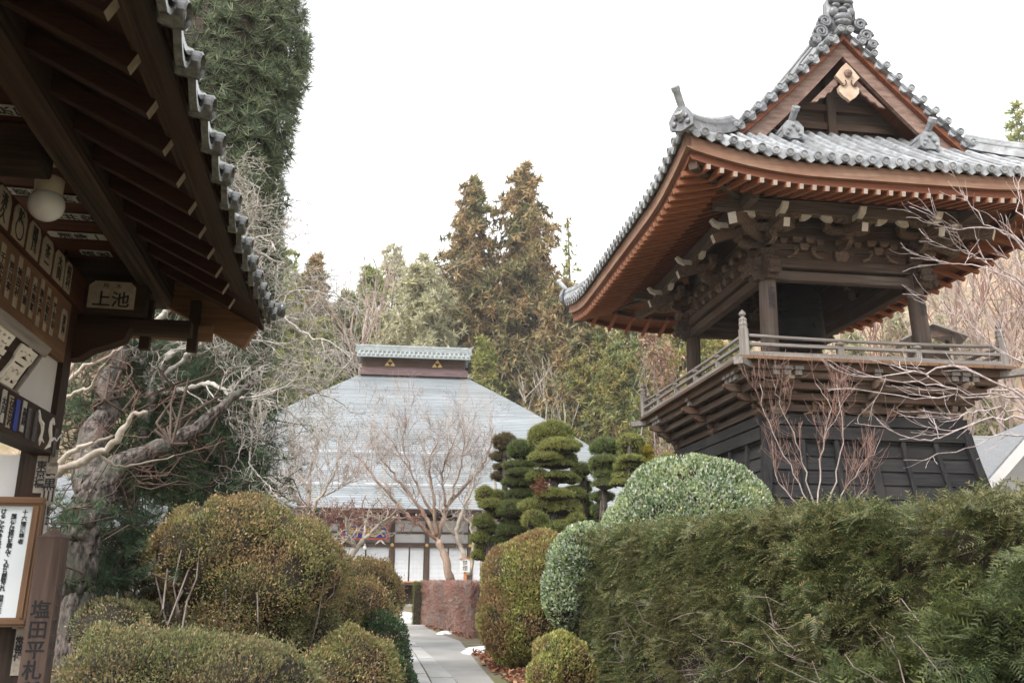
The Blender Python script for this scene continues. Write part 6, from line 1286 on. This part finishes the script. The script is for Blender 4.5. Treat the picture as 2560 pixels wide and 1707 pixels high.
BT_ = ('bare tree under the right eaves behind the hillside shrine', 'bare tree right of the corner post at mid height', 'bare tree highest at the right edge', 'bare tree above the shrine roof', 'bare tree cut by the right edge, lower down', 'bare tree just behind the right corner post', 'bare tree between the corner post and right edge', 'bare tree between the right tower post and shrine', 'low bare tree in front of the shrine slope', 'bare tree seen beside the bell under the far eaves', 'bare tree seen left of the bell under the far eaves', 'bare tree behind the budded branches above the outbuilding roof', 'small bare tree below the shrine', 'bare tree beside the budded branches at the right edge')
GF_ = 'conifers on the hillside'
def conifer(name, label, px, pytop, Y, hwpx, mat, seed, nb=170, per=10, size=.95, power=.8, droop=.25, group=GF_, bare=.0, trunk_mat=None, hmin=.08, ragged=.25):
    rng = np.random.default_rng(seed); top = at(px, pytop, Y); zb = float(hill(top[0], top[1])); H = top[2] - zb
    root = thing(name, label, 'conifer', (top[0], top[1], zb - .3), rng.uniform(0, 6), group); Rm = hwpx * Y / FOC
    mb = MB(); mb.tube([(0, 0, 0), (rng.normal(0, .15), rng.normal(0, .15), H * .5), (0, 0, H)], [max(.18, H * .012), H * .008, .03], 7); mb.build('trunk', trunk_mat or BARK, root)
    P = []; D = []; mb = MB()
    for i in range(nb):
        t = hmin + (1 - hmin) * (1 - (1 - (i + rng.uniform()) / nb) ** .62); a = i * 2.399 + rng.normal(0, .3); L = Rm * (1 - t) ** power * rng.uniform(1 - ragged * 1.6, 1 + ragged) + .25
        z0 = t * H; s = np.linspace(.22, 1, per); pts = np.stack([np.cos(a) * L * s, np.sin(a) * L * s, z0 + L * (.25 * s - droop * 1.6 * s * s)], -1) + rng.normal(0, .055 * L + .06, (per, 3))
        P.append(pts); D.append(np.tile([cos(a), sin(a), .15], (per, 1)) + rng.normal(0, .5, (per, 3)))
        if i % 2 == 0: mb.tube([(0, 0, z0), pts[per // 2], pts[-1]], [.05, .035, .015], 3, cap=False)
    mb.build('boughs', TWIG, root)
    P = np.vstack(P); D = np.vstack(D); k = rng.uniform(0, 1, len(P)) > bare; P, D = P[k], D[k]
    V, F = multi(CB, P, D, size * rng.uniform(.55, 1.2, len(P)), rng); npmesh('crown', V, F, mat, root)
    return root
conifer('cedar_tree', 'left of the two tallest brown tinged cedars rising behind the hall', 1185, 428, 84, 170, CED, 101, 340, 13, 1.05, .6, bare=.1, ragged=.4)
conifer('cedar_tree', 'right and tallest of the brown tinged cedars behind the hall', 1312, 402, 85, 185, CED, 102, 380, 13, 1.1, .55, bare=.1, ragged=.4)
conifer('cedar_tree', 'broad russet cedar between the tall cedars and the bell tower eaves', 1410, 690, 80, 170, CED, 103, 320, 12, 1.0, .6)
conifer('cedar_tree', 'short brown cedar with pointed tip left of the yellowish conifer', 790, 625, 88, 140, CED, 104, 240, 10, 1.0, .75)
conifer('conifer_tree', 'large yellowish green conifer directly above the hall ridge', 1060, 638, 78, 200, YGN, 105, 360, 12, 1.0, .6)
conifer('conifer_tree', 'small deep green conifer by the right hip of the hall roof', 1212, 830, 77, 100, OLV, 106, 220, 10, .8, .8)
for i, (px, py, Y, hw) in enumerate(((700, 590, 94, 200), (640, 650, 82, 170), (735, 690, 80, 150), (560, 700, 78, 170), (870, 720, 92, 150), (930, 655, 98, 130), (470, 760, 76, 160), (1120, 700, 95, 150), (800, 780, 80, 130))):
    conifer('conifer_tree', OL_[i], px, py, Y, hw, OLV, 110 + i, 200, 10, 1.0, .65)
for i, (px, py, Y, hw) in enumerate(((1490, 740, 80, 150), (1590, 765, 77, 150), (1690, 790, 70, 140), (1770, 800, 70, 130), (1540, 850, 74, 130), (1640, 880, 68, 120), (1440, 880, 77, 130), (1720, 930, 58, 100), (1840, 830, 72, 120))):
    conifer('conifer_tree', CY_[i], px, py, Y, hw, GRN, 130 + i, 200, 10, .78, .55)
conifer('sparse_larch', 'thin half bare larch beside the tallest cedar', 1420, 535, 98, 70, OLV, 150, 90, 6, .8, .9, bare=.55, group=None)
conifer('distant_pine', 'faint distant pine on the ridge line above the yellowish conifer', 985, 605, 128, 70, YGN, 151, 40, 8, 1.3, .5, bare=.2, group=None, hmin=.4)
for i, (px, py, Y, hw) in enumerate(((2530, 245, 120, 90), (2450, 420, 125, 60), (2600, 330, 118, 80))):
    conifer('distant_pine', DP_[i], px, py, Y, hw, OLV, 155 + i, 60, 8, 1.5, .6, bare=.3, group='distant ridge pines', hmin=.3)
for i, (px, py, Y, hw) in enumerate(((2230, 740, 60, 70), (2340, 780, 55, 60), (2120, 800, 62, 70), (2010, 790, 66, 80), (2430, 830, 52, 60), (1930, 800, 66, 80))):
    conifer('slope_conifer', YC_[i], px, py, Y, hw, YGN, 160 + i, 120, 8, .8, .7, group='young conifers behind the tower')
# russet leaved and bare deciduous trees
for i, (px, py, Y, n, sx, sy) in enumerate(((1650, 905, 62, 420, 45, 75), (1690, 1010, 55, 260, 30, 40), (1625, 840, 66, 200, 30, 30))):
    c = at(px, py, Y); zb = float(hill(c[0], c[1])); rr = np.random.default_rng(170 + i); k = Y / FOC
    root = thing('russet_tree', RT_[i], 'tree', (c[0], c[1], zb - .2), 0, 'russet trees left of the tower'); h = c[2] - zb
    P = np.array([0, 0, h]) + rr.normal(0, .5, (n, 3)) * [sx * k, sx * k, sy * k]; V, F = scatter(*BLEAF, P, frames(rr.normal(size=(n, 3)), rr), rr.uniform(.25, .5, n)); npmesh('crown', V, F, ORG, root)
    mb = MB()
    for _ in range(9): mb.tube(wand((0, 0, 0), P[rr.integers(n)], rr, 5, .05), [.07, .05, .04, .03, .015], 4)
    mb.build('trunk', TWIG, root)
PINKT = noise_mat('pinkish_winter_twig', (.23, .175, .145), (.46, .375, .325), (1, 1, 1))
def wood_tree(name, label, px, pytop, Y, hw, seed, mat, group, n0=7, minr=.012, kids=6, lev=2):
    rng = np.random.default_rng(seed); top = at(px, pytop, Y); zb = float(hill(top[0], top[1])); H = max(2.5, top[2] - zb); root = thing(name, label, 'bare tree', (top[0], top[1], zb - .2), 0, group)
    R_ = hw * Y / FOC; mb = MB(); mb.tube([(0, 0, 0), (0, 0, H * .25), (rng.normal(0, .1), rng.normal(0, .1), H * .4)], [H * .018, H * .014, H * .012], 6); mb.build('trunk', mat, root)
    out = {}
    for i in range(n0):
        a = 2 * pi * i / n0 + rng.normal(0, .3); grow(out, (0, 0, H * rng.uniform(.2, .4)), np.array([cos(a) * R_ * 1.1, sin(a) * R_ * 1.1, H * .62]), H * .66, H * .009, lev, rng, kids, .13, .08, .5, .5, 5, .25)
    mb = MB()
    for lv in sorted(out, reverse=True):
        for P, r in out[lv]: mb.tube(P, np.maximum(r, minr), 3, cap=False)
    mb.build('crown', mat, root)
wood_tree('pinkish_bare_tree', 'fan shaped pinkish bare tree left of the yellowish conifer', 925, 715, 80, 62, 201, PINKT, None, 8)
wood_tree('pale_bare_tree', 'pale bare tree standing over the right slope of the hall roof', 1388, 960, 76, 70, 202, SMOOTHB, None, 7)
for i, (px, py, Y, hw) in enumerate(((2400, 560, 70, 110), (2480, 600, 60, 100), (2540, 540, 62, 110), (2350, 640, 64, 90), (2600, 600, 55, 120), (2450, 700, 50, 90), (2540, 720, 46, 90), (2290, 700, 66, 80), (2380, 780, 48, 70), (2160, 720, 70, 80), (2080, 740, 72, 80), (2480, 840, 42, 70), (2240, 800, 58, 60), (2560, 830, 40, 70))):
    wood_tree('slope_bare_tree', BT_[i], px, py, Y, hw, 210 + i, PINKT if i % 3 else REDTWIG, 'bare trees on the right slope', 7, .011, 5)
wood_tree('grey_bare_tree', 'low grey bare tree below the tower balcony, left corner', 1700, 1100, 36, 60, 240, REDTWIG, None, 6, .009)

# thin winter air
HZ = bpy.data.materials.new('thin_mist'); HZ.use_nodes = True; hn = HZ.node_tree; hn.nodes.clear(); ho = hn.nodes.new('ShaderNodeOutputMaterial'); hv = hn.nodes.new('ShaderNodeVolumePrincipled')
hv.inputs['Color'].default_value = (.93, .95, 1, 1); hv.inputs['Density'].default_value = 0.0005; hn.links.new(hv.outputs[0], ho.inputs['Volume'])
mb = MB(); mb.box(-290, 300, -90, 370, -1.2, 62); tag(mb.build('haze', HZ), kind='stuff')
finish_texts()
